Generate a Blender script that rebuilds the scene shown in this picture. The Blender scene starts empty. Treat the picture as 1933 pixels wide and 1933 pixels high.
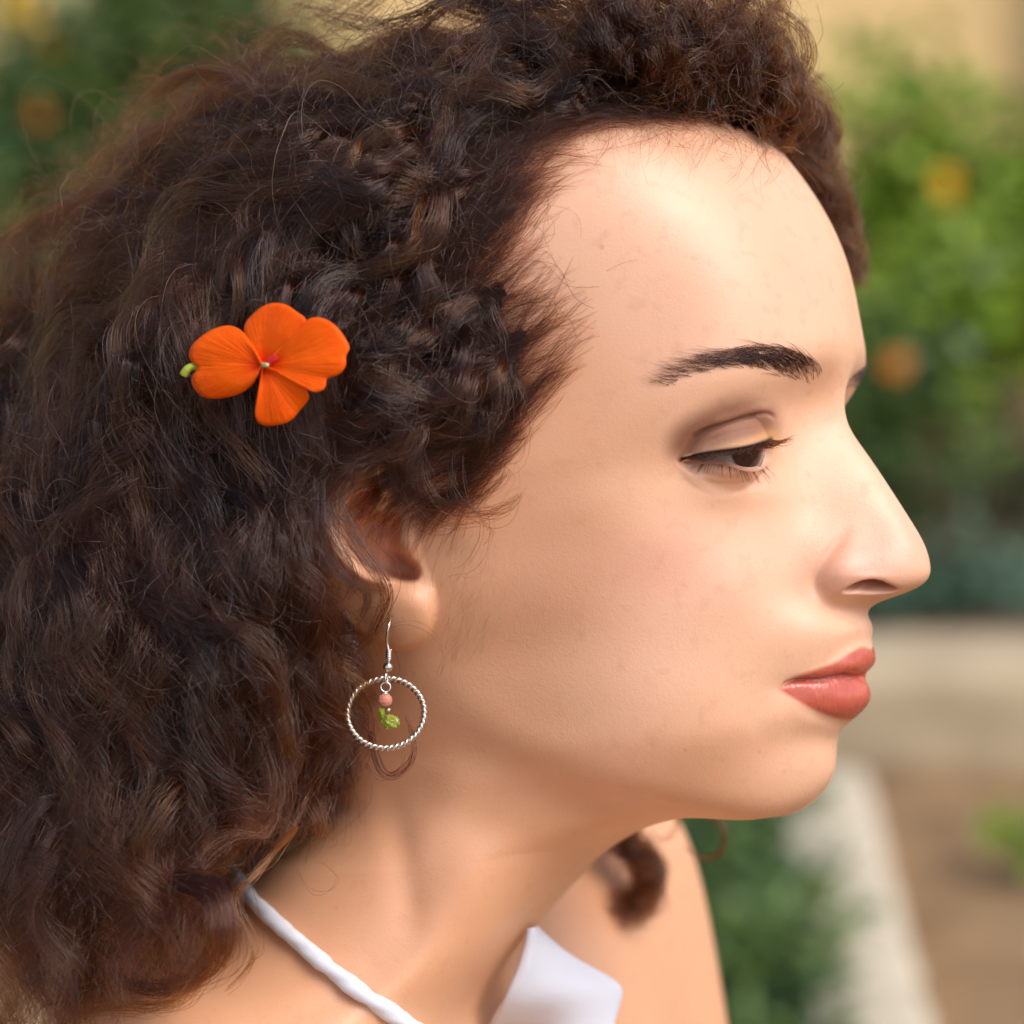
import bpy, math, random
import numpy as np
from mathutils import Vector, Matrix

QUICK = False          # True only for layout tests without strands
rng = np.random.default_rng(7)
random.seed(7)
SC = bpy.context.scene
COL = SC.collection

# ------------------------------------------------------------------ camera, sky, sun, exposure
FPX = 5250.0                       # focal length in photo pixels (photo 1933 px wide)
HALF = 966.5
PITCH = math.radians(12.0)
CAM = np.array((0.0, 0.0, 1.20))
AX = np.array((1.0, 0.0, 0.0))                                   # camera right
AD = np.array((0.0, math.cos(PITCH), -math.sin(PITCH)))          # viewing direction
AU = np.array((0.0, math.sin(PITCH), math.cos(PITCH)))           # camera up
cam_data = bpy.data.cameras.new('camera')
cam_data.lens = 36.0 * FPX / 1933.0
cam_data.sensor_width = 36.0
cam_data.clip_start = 0.02
cam_data.clip_end = 500.0
cam_data.dof.use_dof = True
cam_data.dof.focus_distance = 0.742
cam_data.dof.aperture_fstop = 7.0
cam_data.dof.aperture_blades = 0
cam = bpy.data.objects.new('camera', cam_data)
cam.location = Vector(CAM)
cam.rotation_euler = (math.radians(90) - PITCH, 0, 0)
COL.objects.link(cam)
SC.camera = cam

SUN_EL, SUN_AZ = math.radians(50), math.radians(-40)    # azimuth measured from +X towards +Y (sun stands to the right, on the camera's side)
sun_dir = np.array((math.cos(SUN_EL)*math.cos(SUN_AZ), math.cos(SUN_EL)*math.sin(SUN_AZ), math.sin(SUN_EL)))
world = bpy.data.worlds.new('World')
SC.world = world
world.use_nodes = True
wn = world.node_tree
wn.nodes.clear()
wo = wn.nodes.new('ShaderNodeOutputWorld')
wb = wn.nodes.new('ShaderNodeBackground')
ws = wn.nodes.new('ShaderNodeTexSky')
ws.sky_type = 'NISHITA'
ws.sun_disc = False
ws.sun_elevation = SUN_EL
ws.sun_rotation = math.radians(90) - SUN_AZ
ws.air_density = 1.0
ws.dust_density = 1.5
ws.ozone_density = 1.0
wb.inputs['Strength'].default_value = 0.15
wn.links.new(ws.outputs[0], wb.inputs[0])
wn.links.new(wb.outputs[0], wo.inputs[0])
sun_data = bpy.data.lights.new('sun', 'SUN')
sun_data.energy = 1.95
sun_data.angle = math.radians(35)
sun_data.color = (1.0, 0.94, 0.88)
sun = bpy.data.objects.new('sun', sun_data)
sun.rotation_euler = Vector(sun_dir).to_track_quat('Z', 'Y').to_euler()
sun.location = (2, -2, 4)
COL.objects.link(sun)
SC.view_settings.view_transform = 'Standard'
SC.view_settings.look = 'None'
SC.view_settings.gamma = 1.0
SC.view_settings.use_curve_mapping = False
SC.view_settings.exposure = 0.60
SC.render.engine = 'CYCLES'
SC.cycles.use_denoising = True
SC.cycles.use_adaptive_sampling = True
SC.cycles.adaptive_threshold = 0.02
SC.cycles.max_bounces = 8
SC.cycles.transparent_max_bounces = 8
SC.cycles.caustics_reflective = False
SC.cycles.caustics_refractive = False
SC.cycles.sample_clamp_indirect = 6.0
SC.cycles_curves.shape = 'RIBBONS'
SC.cycles_curves.subdivisions = 2

# ------------------------------------------------------------------ frames and helpers
def ray(px, py):
    return np.array(((px-HALF)/FPX, -(py-HALF)/FPX, 1.0))
def cam2world(p):
    p = np.asarray(p, float)
    return CAM + p[..., 0:1]*AX + p[..., 1:2]*AU + p[..., 2:3]*AD
def at(px, py, d):
    """world point seen at photo pixel (px,py) at camera depth d"""
    return cam2world(ray(px, py)*d)
def to_px(pc):
    return HALF + pc[..., 0]/pc[..., 2]*FPX, HALF - pc[..., 1]/pc[..., 2]*FPX

TH = math.radians(24.0)            # how far the face is turned towards the camera
HF = np.array((math.cos(TH), 0.0, -math.sin(TH)))   # head forward (camera frame x right, y up, z depth)
HL = np.array((-math.sin(TH), 0.0, -math.cos(TH)))  # towards the near ear
HY = np.array((0.0, 1.0, 0.0))
HM = ray(1755, 1064)*0.76          # tip of the nose
def hp(px, py, l):
    """head coordinates (f, y, l) of the point at lateral offset l (mm) seen at (px,py)"""
    r = ray(px, py)
    d = (l*1e-3 + HM @ HL)/(r @ HL)
    p = r*d - HM
    return (p @ HF, p[1]+HM[1], l*1e-3)
def hc(q):
    """head coordinates -> camera frame"""
    q = np.asarray(q, float)
    return np.array((HM[0], 0, HM[2])) + q[..., 0:1]*HF + q[..., 1:2]*HY + q[..., 2:3]*HL
def c2h(p):
    d = p - np.array((HM[0], 0, HM[2]))
    return np.stack([d @ HF, p[..., 1], d @ HL], -1)
EOFF = None

def nspline(t, Y, tq):
    """natural cubic spline through Y (n, ...) at knots t, evaluated at tq"""
    t = np.asarray(t, float); n = len(t)
    h = np.diff(t)
    A = np.zeros((n, n)); B = np.zeros_like(Y)
    A[0, 0] = A[-1, -1] = 1
    for i in range(1, n-1):
        A[i, i-1], A[i, i], A[i, i+1] = h[i-1], 2*(h[i-1]+h[i]), h[i]
        B[i] = 6*((Y[i+1]-Y[i])/h[i] - (Y[i]-Y[i-1])/h[i-1])
    M = np.linalg.solve(A, B.reshape(n, -1)).reshape(Y.shape)
    k = np.clip(np.searchsorted(t, tq)-1, 0, n-2)
    sh = (-1,)+(1,)*(Y.ndim-1)
    x = tq.reshape(sh); t0 = t[k].reshape(sh); t1 = t[k+1].reshape(sh); hh = h[k].reshape(sh)
    a, b = t1-x, x-t0
    return (M[k]*a**3+M[k+1]*b**3)/(6*hh) + (Y[k]/hh-M[k]*hh/6)*a + (Y[k+1]/hh-M[k+1]*hh/6)*b

def seg_dist(px, py, poly, closed=False):
    """distance to a polyline and the parameter (0..1) of the nearest point"""
    P = np.asarray(poly, float)
    if closed: P = np.vstack([P, P[:1]])
    best = np.full(px.shape, 1e9); par = np.zeros(px.shape)
    L = np.r_[0, np.cumsum(np.hypot(*np.diff(P, axis=0).T))]
    for i in range(len(P)-1):
        a, b = P[i], P[i+1]; d = b-a; dd = d @ d + 1e-12
        t = np.clip(((px-a[0])*d[0]+(py-a[1])*d[1])/dd, 0, 1)
        e = np.hypot(px-a[0]-t*d[0], py-a[1]-t*d[1])
        m = e < best
        best = np.where(m, e, best); par = np.where(m, (L[i]+t*(L[i+1]-L[i]))/L[-1], par)
    return best, par
def inside(px, py, poly):
    P = np.asarray(poly, float); r = np.zeros(px.shape, bool); j = len(P)-1
    for i in range(len(P)):
        xi, yi = P[i]; xj, yj = P[j]
        c = ((yi > py) != (yj > py)) & (px < (xj-xi)*(py-yi)/(yj-yi+1e-12)+xi)
        r ^= c; j = i
    return r
def sdist(px, py, poly):
    d, _ = seg_dist(px, py, poly, True)
    return np.where(inside(px, py, poly), -d, d)
def sstep(a, b, x):
    t = np.clip((x-a)/(b-a), 0, 1)
    return t*t*(3-2*t)
def smooth_poly(pts, n=12, closed=False):
    P = np.asarray(pts, float)
    if closed: Q = np.vstack([P[-3:], P, P[:3]])
    else: Q = P
    t = np.r_[0, np.cumsum(np.sqrt(np.sqrt(((np.diff(Q, axis=0))**2).sum(1)))+1e-9)]
    if closed: tq = np.linspace(t[3], t[3+len(P)], len(P)*n, endpoint=False)
    else: tq = np.linspace(0, t[-1], (len(P)-1)*n+1)
    return nspline(t, Q, tq)

# ------------------------------------------------------------------ materials
def new_mat(name):
    m = bpy.data.materials.new(name); m.use_nodes = True
    nt = m.node_tree
    return m, nt, nt.nodes['Principled BSDF']
def N(nt, kind, **kw):
    n = nt.nodes.new(kind)
    for k, v in kw.items():
        if k in n.inputs: n.inputs[k].default_value = v
        else: setattr(n, k, v)
    return n
def mixc(nt, fac, a, b):
    n = nt.nodes.new('ShaderNodeMix'); n.data_type = 'RGBA'
    for sock, v in ((n.inputs[0], fac), (n.inputs[6], a), (n.inputs[7], b)):
        if hasattr(v, 'is_linked') or isinstance(v, bpy.types.NodeSocket): nt.links.new(v, sock)
        else: sock.default_value = (*v, 1) if isinstance(v, tuple) and len(v) == 3 else v
    return n.outputs[2]
def mathn(nt, op, a, b=None, clamp=False):
    n = nt.nodes.new('ShaderNodeMath'); n.operation = op; n.use_clamp = clamp
    for sock, v in ((n.inputs[0], a), (n.inputs[1], b)):
        if v is None: continue
        if isinstance(v, bpy.types.NodeSocket): nt.links.new(v, sock)
        else: sock.default_value = v
    return n.outputs[0]

def add_obj(name, data, parent=None, **props):
    o = bpy.data.objects.new(name, data); COL.objects.link(o)
    if parent is not None: o.parent = parent
    for k, v in props.items(): o[k] = v
    return o
def mesh_from(name, V, faces, mat=None, smooth=True):
    """V (n,3); faces: (m,4)/(m,3) array or list of lists"""
    me = bpy.data.meshes.new(name)
    V = np.asarray(V, np.float32)
    if isinstance(faces, np.ndarray):
        m, k = faces.shape
        me.vertices.add(len(V)); me.vertices.foreach_set('co', V.ravel())
        me.loops.add(m*k); me.loops.foreach_set('vertex_index', faces.astype(np.int32).ravel())
        me.polygons.add(m)
        me.polygons.foreach_set('loop_start', np.arange(m, dtype=np.int32)*k)
        me.polygons.foreach_set('loop_total', np.full(m, k, np.int32))
        me.update(calc_edges=True)
    else:
        me.from_pydata([tuple(v) for v in V.tolist()], [], faces); me.update()
    if smooth: me.polygons.foreach_set('use_smooth', np.ones(len(me.polygons), bool))
    if mat: me.materials.append(mat)
    return me
def hair_obj(name, strands, radii, mat, parent=None, tone=None, **props):
    """strands: (n,k,3) world-space array (relative to parent), radii (n,k) or scalar"""
    n, k, _ = strands.shape
    cu = bpy.data.hair_curves.new(name)
    cu.add_curves([k]*n)
    cu.position_data.foreach_set('vector', strands.astype(np.float32).ravel())
    ra = cu.attributes.get('radius') or cu.attributes.new('radius', 'FLOAT', 'POINT')
    ra.data.foreach_set('value', np.broadcast_to(radii, (n, k)).astype(np.float32).ravel())
    if tone is not None:
        ta = cu.attributes.new('tone', 'FLOAT', 'POINT')
        ta.data.foreach_set('value', tone.astype(np.float32).ravel())
    cu.materials.append(mat)
    return add_obj(name, cu, parent, **props)

# ------------------------------------------------------------------ the person: head, neck and shoulders as one surface
def H(f, y, l): return (f*1e-3, y*1e-3, l*1e-3)
_ = None
ROWS = [
 # crown
 [hp(1300,135,0),hp(1285,137,7),hp(1265,140,16),hp(1248,145,22),hp(1222,152,29),hp(1160,167,40),hp(1090,180,48),hp(1000,190,52),hp(900,190,50),hp(810,175,42),hp(740,145,25),hp(715,125,0)],
 [hp(1472,285,0),hp(1452,287,8),hp(1428,291,17),hp(1408,295,23),hp(1370,302,32),hp(1290,318,46),hp(1180,345,58),hp(1020,385,67),hp(830,420,70),hp(660,420,62),hp(530,380,38),hp(505,320,0)],
 [hp(1576,470,0),hp(1556,471,8),hp(1529,473,17),hp(1508,475,22),hp(1472,480,31),hp(1376,500,46),hp(1230,530,58),hp(1030,570,68),hp(790,620,73),hp(590,640,68),hp(450,600,42),hp(415,530,0)],
 [hp(1603,600,0),hp(1583,600,8),hp(1557,602,17),hp(1537,604,22),hp(1500,610,31),hp(1400,628,46),hp(1247,660,57),hp(1033,705,67),hp(783,760,73),hp(590,780,68),hp(445,730,42),hp(407,650,0)],
 [hp(1607,668,0),hp(1588,668,8),hp(1562,669,16),hp(1541,672,22),hp(1503,680,31),hp(1400,700,46),hp(1250,735,57),hp(1033,780,66.5),hp(780,835,73),hp(590,860,68),hp(445,810,42),hp(408,730,0)],
 [hp(1594,752,0),hp(1560,754,6),hp(1515,757,14),hp(1490,762,21),hp(1455,768,31),hp(1365,786,45),hp(1215,826,57),hp(1020,870,66.5),hp(776,920,72),hp(592,942,67),hp(450,892,42),hp(415,820,0)],
 [hp(1601,800,0),hp(1564,802,5.5),hp(1503,805,14),hp(1478,808,21),hp(1438,812,31),hp(1340,830,45),hp(1190,866,57.5),hp(1006,910,66.3),hp(775,965,71.5),hp(596,988,67),hp(455,942,42),hp(422,870,0)],
 [hp(1633,852,0),hp(1594,854,5.5),hp(1505,858,14.5),hp(1474,862,21),hp(1420,868,31),hp(1315,882,45),hp(1165,908,58.5),hp(990,950,66),hp(774,1008,71),hp(602,1035,66),hp(462,995,42),hp(430,925,0)],
 [hp(1668,903,0),hp(1625,906,6),hp(1527,912,14),hp(1478,918,21),hp(1405,925,32),hp(1290,938,46.5),hp(1142,960,59.5),hp(972,995,65.6),hp(773,1048,70),hp(615,1078,64),hp(475,1040,42),hp(448,975,0)],
 [hp(1707,964,0),hp(1663,968,7),hp(1556,974,14),hp(1490,980,21),hp(1405,988,32),hp(1285,998,46.5),hp(1135,1015,58.5),hp(962,1048,64.8),hp(772,1095,68.5),hp(634,1125,61),hp(490,1088,42),hp(470,1028,0)],
 [hp(1738,1016,0),hp(1696,1020,7.5),hp(1590,1028,15),hp(1510,1034,20.5),hp(1413,1042,32.5),hp(1290,1052,46),hp(1138,1066,57.6),hp(960,1094,64),hp(772,1135,67),hp(642,1162,58),hp(508,1130,41),hp(490,1075,0)],
 [hp(1754,1062,0),hp(1712,1066,8),hp(1608,1076,16.3),hp(1522,1082,20.5),hp(1423,1090,33),hp(1298,1098,45.5),hp(1142,1112,56.6),hp(960,1136,62.5),hp(775,1172,65),hp(652,1196,56),hp(524,1170,40),hp(512,1115,0)],
 [hp(1736,1107,0),hp(1690,1112,8.2),hp(1600,1114,15.8),hp(1528,1120,20),hp(1430,1126,32.5),hp(1305,1136,45),hp(1145,1150,55.6),hp(960,1172,61),hp(782,1204,62.5),hp(664,1226,54),hp(542,1206,39),hp(545,1152,0)],
 [hp(1652,1140,0),hp(1622,1141,6),hp(1572,1142,14),hp(1532,1150,20),hp(1436,1156,32),hp(1309,1168,44.5),hp(1147,1184,54.5),hp(960,1206,59),hp(793,1235,60),hp(676,1255,52),hp(564,1245,38),hp(600,1195,0)],
 [hp(1640,1178,0),hp(1614,1181,8),hp(1580,1185,15),hp(1541,1192,21),hp(1437,1202,32),hp(1305,1214,44),hp(1145,1232,53.6),hp(962,1252,57.5),hp(800,1276,58.5),hp(684,1292,51),hp(578,1282,37),hp(634,1238,0)],
 [hp(1644,1222,0),hp(1618,1227,7.5),hp(1575,1246,15),hp(1524,1262,21),hp(1428,1270,31.5),hp(1299,1276,44),hp(1142,1288,53),hp(965,1304,56.5),hp(812,1322,56.5),hp(691,1332,50),hp(590,1322,36),hp(664,1282,0)],
 [hp(1646,1247,0),hp(1622,1254,7.5),hp(1576,1266,15),hp(1517,1277,21),hp(1423,1290,31.5),hp(1297,1298,44),hp(1141,1308,52.6),hp(967,1322,56),hp(818,1338,56),hp(695,1348,49.5),hp(595,1338,35.7),hp(671,1298,0)],
 [hp(1632,1276,0),hp(1604,1280,7.5),hp(1562,1285,15),hp(1508,1290,21),hp(1420,1306,31.5),hp(1296,1316,44),hp(1141,1326,52.2),hp(970,1338,55.5),hp(822,1353,55.5),hp(699,1363,49),hp(600,1352,35.3),hp(677,1312,0)],
 [hp(1640,1308,0),hp(1612,1312,7.5),hp(1562,1314,15),hp(1506,1313,21),hp(1419,1324,31.3),hp(1296,1335,43.5),hp(1141,1347,51.6),hp(976,1360,54.5),hp(829,1374,54.5),hp(703,1382,48.4),hp(607,1370,34.8),hp(685,1332,0)],
 [hp(1612,1356,0),hp(1584,1357,8),hp(1544,1354,15),hp(1500,1352,21),hp(1418,1362,31),hp(1295,1374,43),hp(1142,1388,50.5),hp(990,1400,52.8),hp(838,1408,52.5),hp(709,1412,47),hp(618,1398,34),hp(696,1362,0)],
 [hp(1576,1394,0),hp(1551,1395,8),hp(1514,1396,15),hp(1476,1400,21),hp(1402,1407,30.5),hp(1284,1414,42),hp(1138,1418,49),hp(992,1426,51.5),hp(842,1434,51.5),hp(713,1438,46.5),hp(624,1424,33.6),hp(702,1390,0)],
 [hp(1572,1446,0),hp(1545,1448,8),hp(1504,1452,15),hp(1460,1458,21),hp(1378,1462,29.5),hp(1258,1459,40),hp(1122,1452,47),hp(985,1452,50),hp(846,1462,51),hp(716,1466,46.2),hp(630,1452,33.3),hp(708,1420,0)],
 [hp(1546,1500,0),hp(1519,1506,8),hp(1474,1516,15),hp(1425,1519,21),hp(1340,1508,29),hp(1222,1492,38.5),hp(1092,1478,45.5),hp(968,1474,49),hp(843,1486,50.5),hp(718,1492,46),hp(634,1478,33.1),hp(712,1446,0)],
 [hp(1490,1538,0),hp(1462,1542,7.5),hp(1420,1547,14),hp(1372,1543,19.5),hp(1292,1526,27.5),hp(1178,1506,37),hp(1058,1494,44.5),hp(948,1492,48.3),hp(834,1506,50.2),hp(716,1516,46),hp(637,1502,33),hp(714,1470,0)],
 [hp(1385,1538,0),hp(1362,1540,7.5),hp(1325,1543,14),hp(1284,1541,19),hp(1215,1532,27),hp(1115,1522,36),hp(1015,1518,43.5),hp(918,1522,47.8),hp(818,1535,50),hp(710,1545,46),hp(636,1530,33),hp(710,1500,0)],
 [hp(1270,1545,0),hp(1250,1547,8),hp(1220,1552,15),hp(1186,1556,21),hp(1130,1560,29),hp(1052,1565,37.5),hp(966,1572,44.5),hp(880,1580,48.5),hp(780,1588,51),hp(668,1594,48),hp(580,1580,36),hp(640,1548,0)],
 [hp(1152,1592,0),hp(1130,1595,9),hp(1103,1599,17),hp(1074,1603,24),hp(1030,1608,33),hp(968,1616,41.5),hp(896,1625,48),hp(816,1634,51.5),hp(712,1642,54),hp(590,1648,52),hp(505,1634,40),hp(560,1598,0)],
 [hp(1070,1672,0),hp(1046,1675,9.5),hp(1018,1680,18.5),hp(990,1685,26.5),hp(948,1692,36),hp(892,1701,45),hp(826,1711,52),hp(750,1720,55.5),hp(640,1728,60),hp(505,1732,60),hp(425,1716,47),hp(480,1676,0)],
 [hp(990,1772,0),hp(966,1775,10),hp(938,1781,20),hp(910,1787,29),hp(868,1795,40),hp(812,1805,50),hp(748,1814,58.5),hp(672,1822,63.5),hp(552,1826,71),hp(425,1822,72),hp(350,1800,55),hp(410,1756,0)],
 # neck base and shoulders, in millimetres: forward, up, lateral
 [H(-134,-139,0),H(-134,-138,13),H(-135,-137,25),H(-136,-136,36),H(-139,-133,50),H(-145,-129,64),H(-154,-125,76),H(-168,-120,83),H(-194,-115,90),H(-224,-108,82),H(-246,-100,52),H(-252,-95,0)],
 [H(-129,-160,0),H(-128,-160,17),H(-128,-159,33),H(-129,-157,48),H(-131,-152,70),H(-136,-147,92),H(-145,-142,110),H(-163,-138,119),H(-192,-135,116),H(-226,-131,98),H(-250,-126,58),H(-258,-122,0)],
 [H(-122,-188,0),H(-119,-188,22),H(-117,-187,43),H(-117,-185,64),H(-119,-179,94),H(-122,-171,126),H(-128,-164,152),H(-150,-160,170),H(-184,-160,158),H(-224,-162,120),H(-252,-162,64),H(-262,-160,0)],
 [H(-112,-240,0),H(-107,-240,27),H(-102,-240,52),H(-100,-238,76),H(-106,-232,104),H(-112,-222,136),H(-114,-214,166),H(-142,-210,186),H(-185,-212,170),H(-228,-220,130),H(-256,-225,67),H(-264,-225,0)],
 [H(-100,-330,0),H(-92,-330,30),H(-84,-330,56),H(-82,-330,80),H(-94,-330,110),H(-100,-330,142),H(-100,-330,174),H(-130,-330,196),H(-184,-330,176),H(-228,-330,134),H(-250,-330,68),H(-254,-330,0)],
 [H(-92,-440,0),H(-84,-440,30),H(-76,-440,56),H(-76,-440,80),H(-86,-440,112),H(-90,-440,148),H(-98,-440,176),H(-134,-440,198),H(-184,-440,184),H(-224,-440,132),H(-242,-440,66),H(-246,-440,0)],
]
ROWS = np.array(ROWS)                              # (R, 12, 3) in head coordinates
crown = np.array(hp(985, 62, 0))
ROWS = np.concatenate([np.repeat(crown[None, None], 12, 1), ROWS], 0)
R_NECK = 27                                        # first row that leans with the shoulders
# a level shoulder line seen from a camera that looks down: near side lower, far side higher
tilt = np.clip((np.arange(len(ROWS))-R_NECK)/3.0, 0, 1)[:, None]

full = np.concatenate([ROWS[:, 4:0:-1]*np.array((1, 1, -1)), ROWS, ROWS[:, 10:6:-1]*np.array((1, 1, -1))], 1)
tcol = np.r_[0, np.cumsum(np.median(np.linalg.norm(np.diff(full[3:24], axis=1), axis=2), axis=0))]
trow = np.r_[0, np.cumsum(np.median(np.linalg.norm(np.diff(ROWS[:, :8], axis=0), axis=2), axis=1))]
c0, c11 = 4, 15
def spaced(t, steps):
    out = [t[0]]
    for i, s in enumerate(steps):
        n = max(1, int(round((t[i+1]-t[i])/s)))
        out += list(t[i]+(t[i+1]-t[i])*np.arange(1, n+1)/n)
    return np.array(out)
cs = [0.00055]*2+[0.00045, 0.00036, 0.00036]+[0.0005]*2+[0.0006]*3+[0.0012]+[0.003]
tq = spaced(tcol[c0:c11+1], cs[:11])
rs = []
for i in range(len(ROWS)-1):
    rs.append(0.004 if i < 1 else 0.0016 if i < 3 else 0.0008 if i < 5 else 0.00045 if i < 6 else 0.0003 if i < 9 else 0.00045 if i < 13 else 0.00042 if i < 24 else 0.0009 if i < 28 else 0.003)
sq = spaced(trow, rs)
G = nspline(tcol, full.transpose(1, 0, 2), tq).transpose(1, 0, 2)     # across
G = nspline(trow, G, sq)                                             # down
tl = np.interp(sq, trow, tilt[:, 0])
def relax(G, n, w=None):
    for _i in range(n):
        E = G.copy()
        up, dn = np.vstack([G[:1], G[:-1]]), np.vstack([G[1:], G[-1:]])
        mir = G[:, 1:2]*np.array((1, 1, -1))
        lf = np.concatenate([mir, G[:, :-1]], 1)
        mir2 = G[:, -2:-1]*np.array((1, 1, -1))
        rt = np.concatenate([G[:, 1:], mir2], 1)
        E = 0.2*(G+up+dn+lf+rt)
        G = E if w is None else G+(E-G)*w[..., None]
    return G
G = relax(G, 10)
NR, NC = G.shape[:2]
_x, _y = to_px(hc(G))
_w = sstep(1480, 1330, _x+0.35*(_y-1200))*sstep(880, 1000, _y+0.12*(1200-_x))*sstep(1700, 1560, _y)
_w = np.maximum(_w, sstep(1000, 800, _x)*sstep(1750, 1600, _y))
for _k in range(3):
    G = relax(G, 60, _w)
_w2 = sstep(1560, 1600, _y)
G = relax(G, 30, _w2)
print('head grid', G.shape)

def grid_normals(P):
    du = np.gradient(P, axis=0); dv = np.gradient(P, axis=1)
    n = np.cross(du, dv); n /= np.linalg.norm(n, axis=-1, keepdims=True)+1e-12
    return n
def shear(Q):
    Q = Q.copy(); l = Q[..., 2]
    Q[..., 1] -= tl[:, None]*(0.32*l-0.12*(np.sqrt(l*l+0.0009)-0.03)); Q[..., 0] += tl[:, None]*0.055*l; return Q
def state():
    C = hc(shear(G)); x, y = to_px(C)
    n = grid_normals(G)
    if n[NR//2, NC//3, 2] < 0: n = -n
    return C, x, y, n
C_, PX, PY, NRM = state()
near = G[..., 2] > 0.001
def push(mm, mask=None):
    global G
    G += NRM*(mm*1e-3)[..., None]*(1 if mask is None else mask[..., None])

# ---- sculpted features, drawn on the near side and mirrored to the far side
DIRC = -C_/np.linalg.norm(C_, axis=-1, keepdims=True)             # towards the camera
TOC = np.stack([DIRC @ HF, DIRC[..., 1], DIRC @ HL], -1)          # the same in head coordinates
def pull(mm, w=1.0):
    """move towards the eye of the beholder by mm (keeps the outline where it is drawn)"""
    global G
    G += TOC*((np.asarray(mm)*1e-3*w)*near)[..., None]
def groove(poly, mm, sig, fade=0.12, smooth=True, start=0.0):
    global G
    P = smooth_poly(poly) if smooth and len(poly) > 2 else poly
    d, t = seg_dist(PX, PY, P)
    w = np.exp(-(d/sig)**2)*sstep(-1e-3, fade, t)*sstep(-1e-3, fade, 1-t) if fade else np.exp(-(d/sig)**2)*(sstep(-1e-3, start, t) if start else 1.0)
    G += NRM*(mm*1e-3*w*near)[..., None]
def bump(cx, cy, rx, ry, mm, rot=0.0):
    global G
    c, s = math.cos(rot), math.sin(rot)
    u, v = (PX-cx)*c+(PY-cy)*s, -(PX-cx)*s+(PY-cy)*c
    G += NRM*(mm*1e-3*np.exp(-(u/rx)**2-(v/ry)**2)*near)[..., None]
def refresh():
    global C_, PX, PY, NRM
    C_, PX, PY, NRM = state()

# cheek, jaw and neck modelling
bump(1250, 1010, 110, 70, 1.2, -0.3)
groove([(1528,1115),(1496,1185),(1462,1260),(1436,1330)], -0.3, 28, 0.45)
groove([(1450,1310),(1434,1350),(1418,1400)], -0.35, 20, 0.45)
groove([(700,1430),(745,1560),(770,1700),(790,1860)], -1.3, 34, 0.4)
groove([(800,1400),(850,1560),(900,1720),(930,1880)], 1.0, 60, 0.4)
groove([(1060,1464),(1200,1502),(1320,1538)], -0.25, 6, 0.5)
groove([(770,1290),(850,1400),(985,1475),(1120,1518),(1260,1552)], -1.8, 54, 0.5)
groove([(840,1230),(880,1320),(985,1398),(1120,1446),(1270,1492),(1380,1520)], 0.7, 44, 0.4)
groove([(700,1450),(820,1520),(960,1570),(1100,1610)], -1.5, 60, 0.3)
refresh()

# eye: lids wrapped round the ball, an opening cut to a slit, creases
EYE = np.array(hp(1361, 846, 32.0)); ER = 0.0119
CREASE = [(1312,822),(1335,812),(1371,800),(1405,789),(1430,782.5),(1447,781),(1458,785),(1464,796)]
UMARG = [(1284,870),(1292,863),(1309,858),(1331,854.5),(1359,850.5),(1390,846),(1421,840),(1444,832.5),(1456,828)]
LMARG = [(1456,828),(1458,842),(1455,862),(1447,878),(1438,885),(1421,887),(1405,886),(1382,879),(1362,874),(1340,871.5),(1318,870.5),(1300,870),(1284,870)]
APER = np.vstack([smooth_poly(UMARG), smooth_poly(LMARG)[1:-1]])
def eye_radius():
    d = G-EYE; r = np.linalg.norm(d, axis=-1); return d, r
bump(1395, 752, 90, 20, -0.2, -0.2)                       # hollow below the brow
bump(1385, 928, 95, 36, 1.6, 0.0)
bump(1300, 800, 60, 26, 0.5, -0.5)                        # fold at the outer end
refresh()
zone = np.vstack([smooth_poly(CREASE), APER[len(smooth_poly(UMARG))-1::-1]])
lid = sstep(7, -5, sdist(PX, PY, zone))*near
LOWZ = np.vstack([smooth_poly(LMARG), smooth_poly([(1284,870),(1320,893),(1362,905),(1405,906),(1440,900),(1468,880),(1470,842),(1456,828)])])
lowl = sstep(10, -10, sdist(PX, PY, LOWZ))*near
d, r = eye_radius()
close = near & (r < 0.026)
EC = hc(EYE); rt = 0.0130
cc = hc(G); dist = np.linalg.norm(cc, axis=-1); u = cc/dist[..., None]
tca = u @ EC; rho2 = (EC @ EC)-tca**2
front = tca-np.sqrt(np.clip(rt*rt-rho2, 0, None))          # distance along the ray to the front of the lidded ball
onb = close & (rho2 < rt*rt)
k = 0.0010+0.003*sstep(862, 905, PY)
tgt = 0.5*(dist+front-np.sqrt((dist-front)**2+k*k))        # smooth minimum: never behind the ball
tgt = tgt+(np.maximum(tgt, front-0.0007)-tgt)*np.maximum(lid*0.85, lowl*0.5)
wb_ = sstep(1.0, 0.90, np.sqrt(np.clip(rho2, 0, None))/rt)*sstep(942, 892, PY)
dn_ = np.where(onb, dist+(tgt-dist)*wb_, dist)
G = np.where(onb[..., None], c2h(u*dn_[..., None]), G)
NRM = state()[3]
groove(CREASE, -0.75, 4.0, 0.1)
groove([(p[0], p[1]-11) for p in CREASE[1:-1]], 0.55, 8, 0.2)
groove([(1330,836),(1365,822),(1400,812),(1440,806)], -0.12, 3.0, 0.2)
groove([(1300,884),(1340,897),(1385,902),(1430,896)], -0.22, 4.5, 0.2)
groove([(1306,893),(1345,911),(1395,914),(1440,903)], -0.28, 5, 0.2)
groove([(1320,905),(1365,924),(1410,922),(1455,905)], -0.2, 7, 0.2)
sd_ap = sdist(PX, PY, APER)
d, r = eye_radius()
cut = (sd_ap < 0) & close
wcut = sstep(0.0, -3.2, sd_ap)*close
G = G + (EYE+d*(0.0114/np.maximum(r, 1e-6))[..., None]-G)*wcut[..., None]
rim = np.exp(-((sd_ap-2.5)/2.5)**2)*close
G += NRM*(0.10e-3*rim)[..., None]

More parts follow.
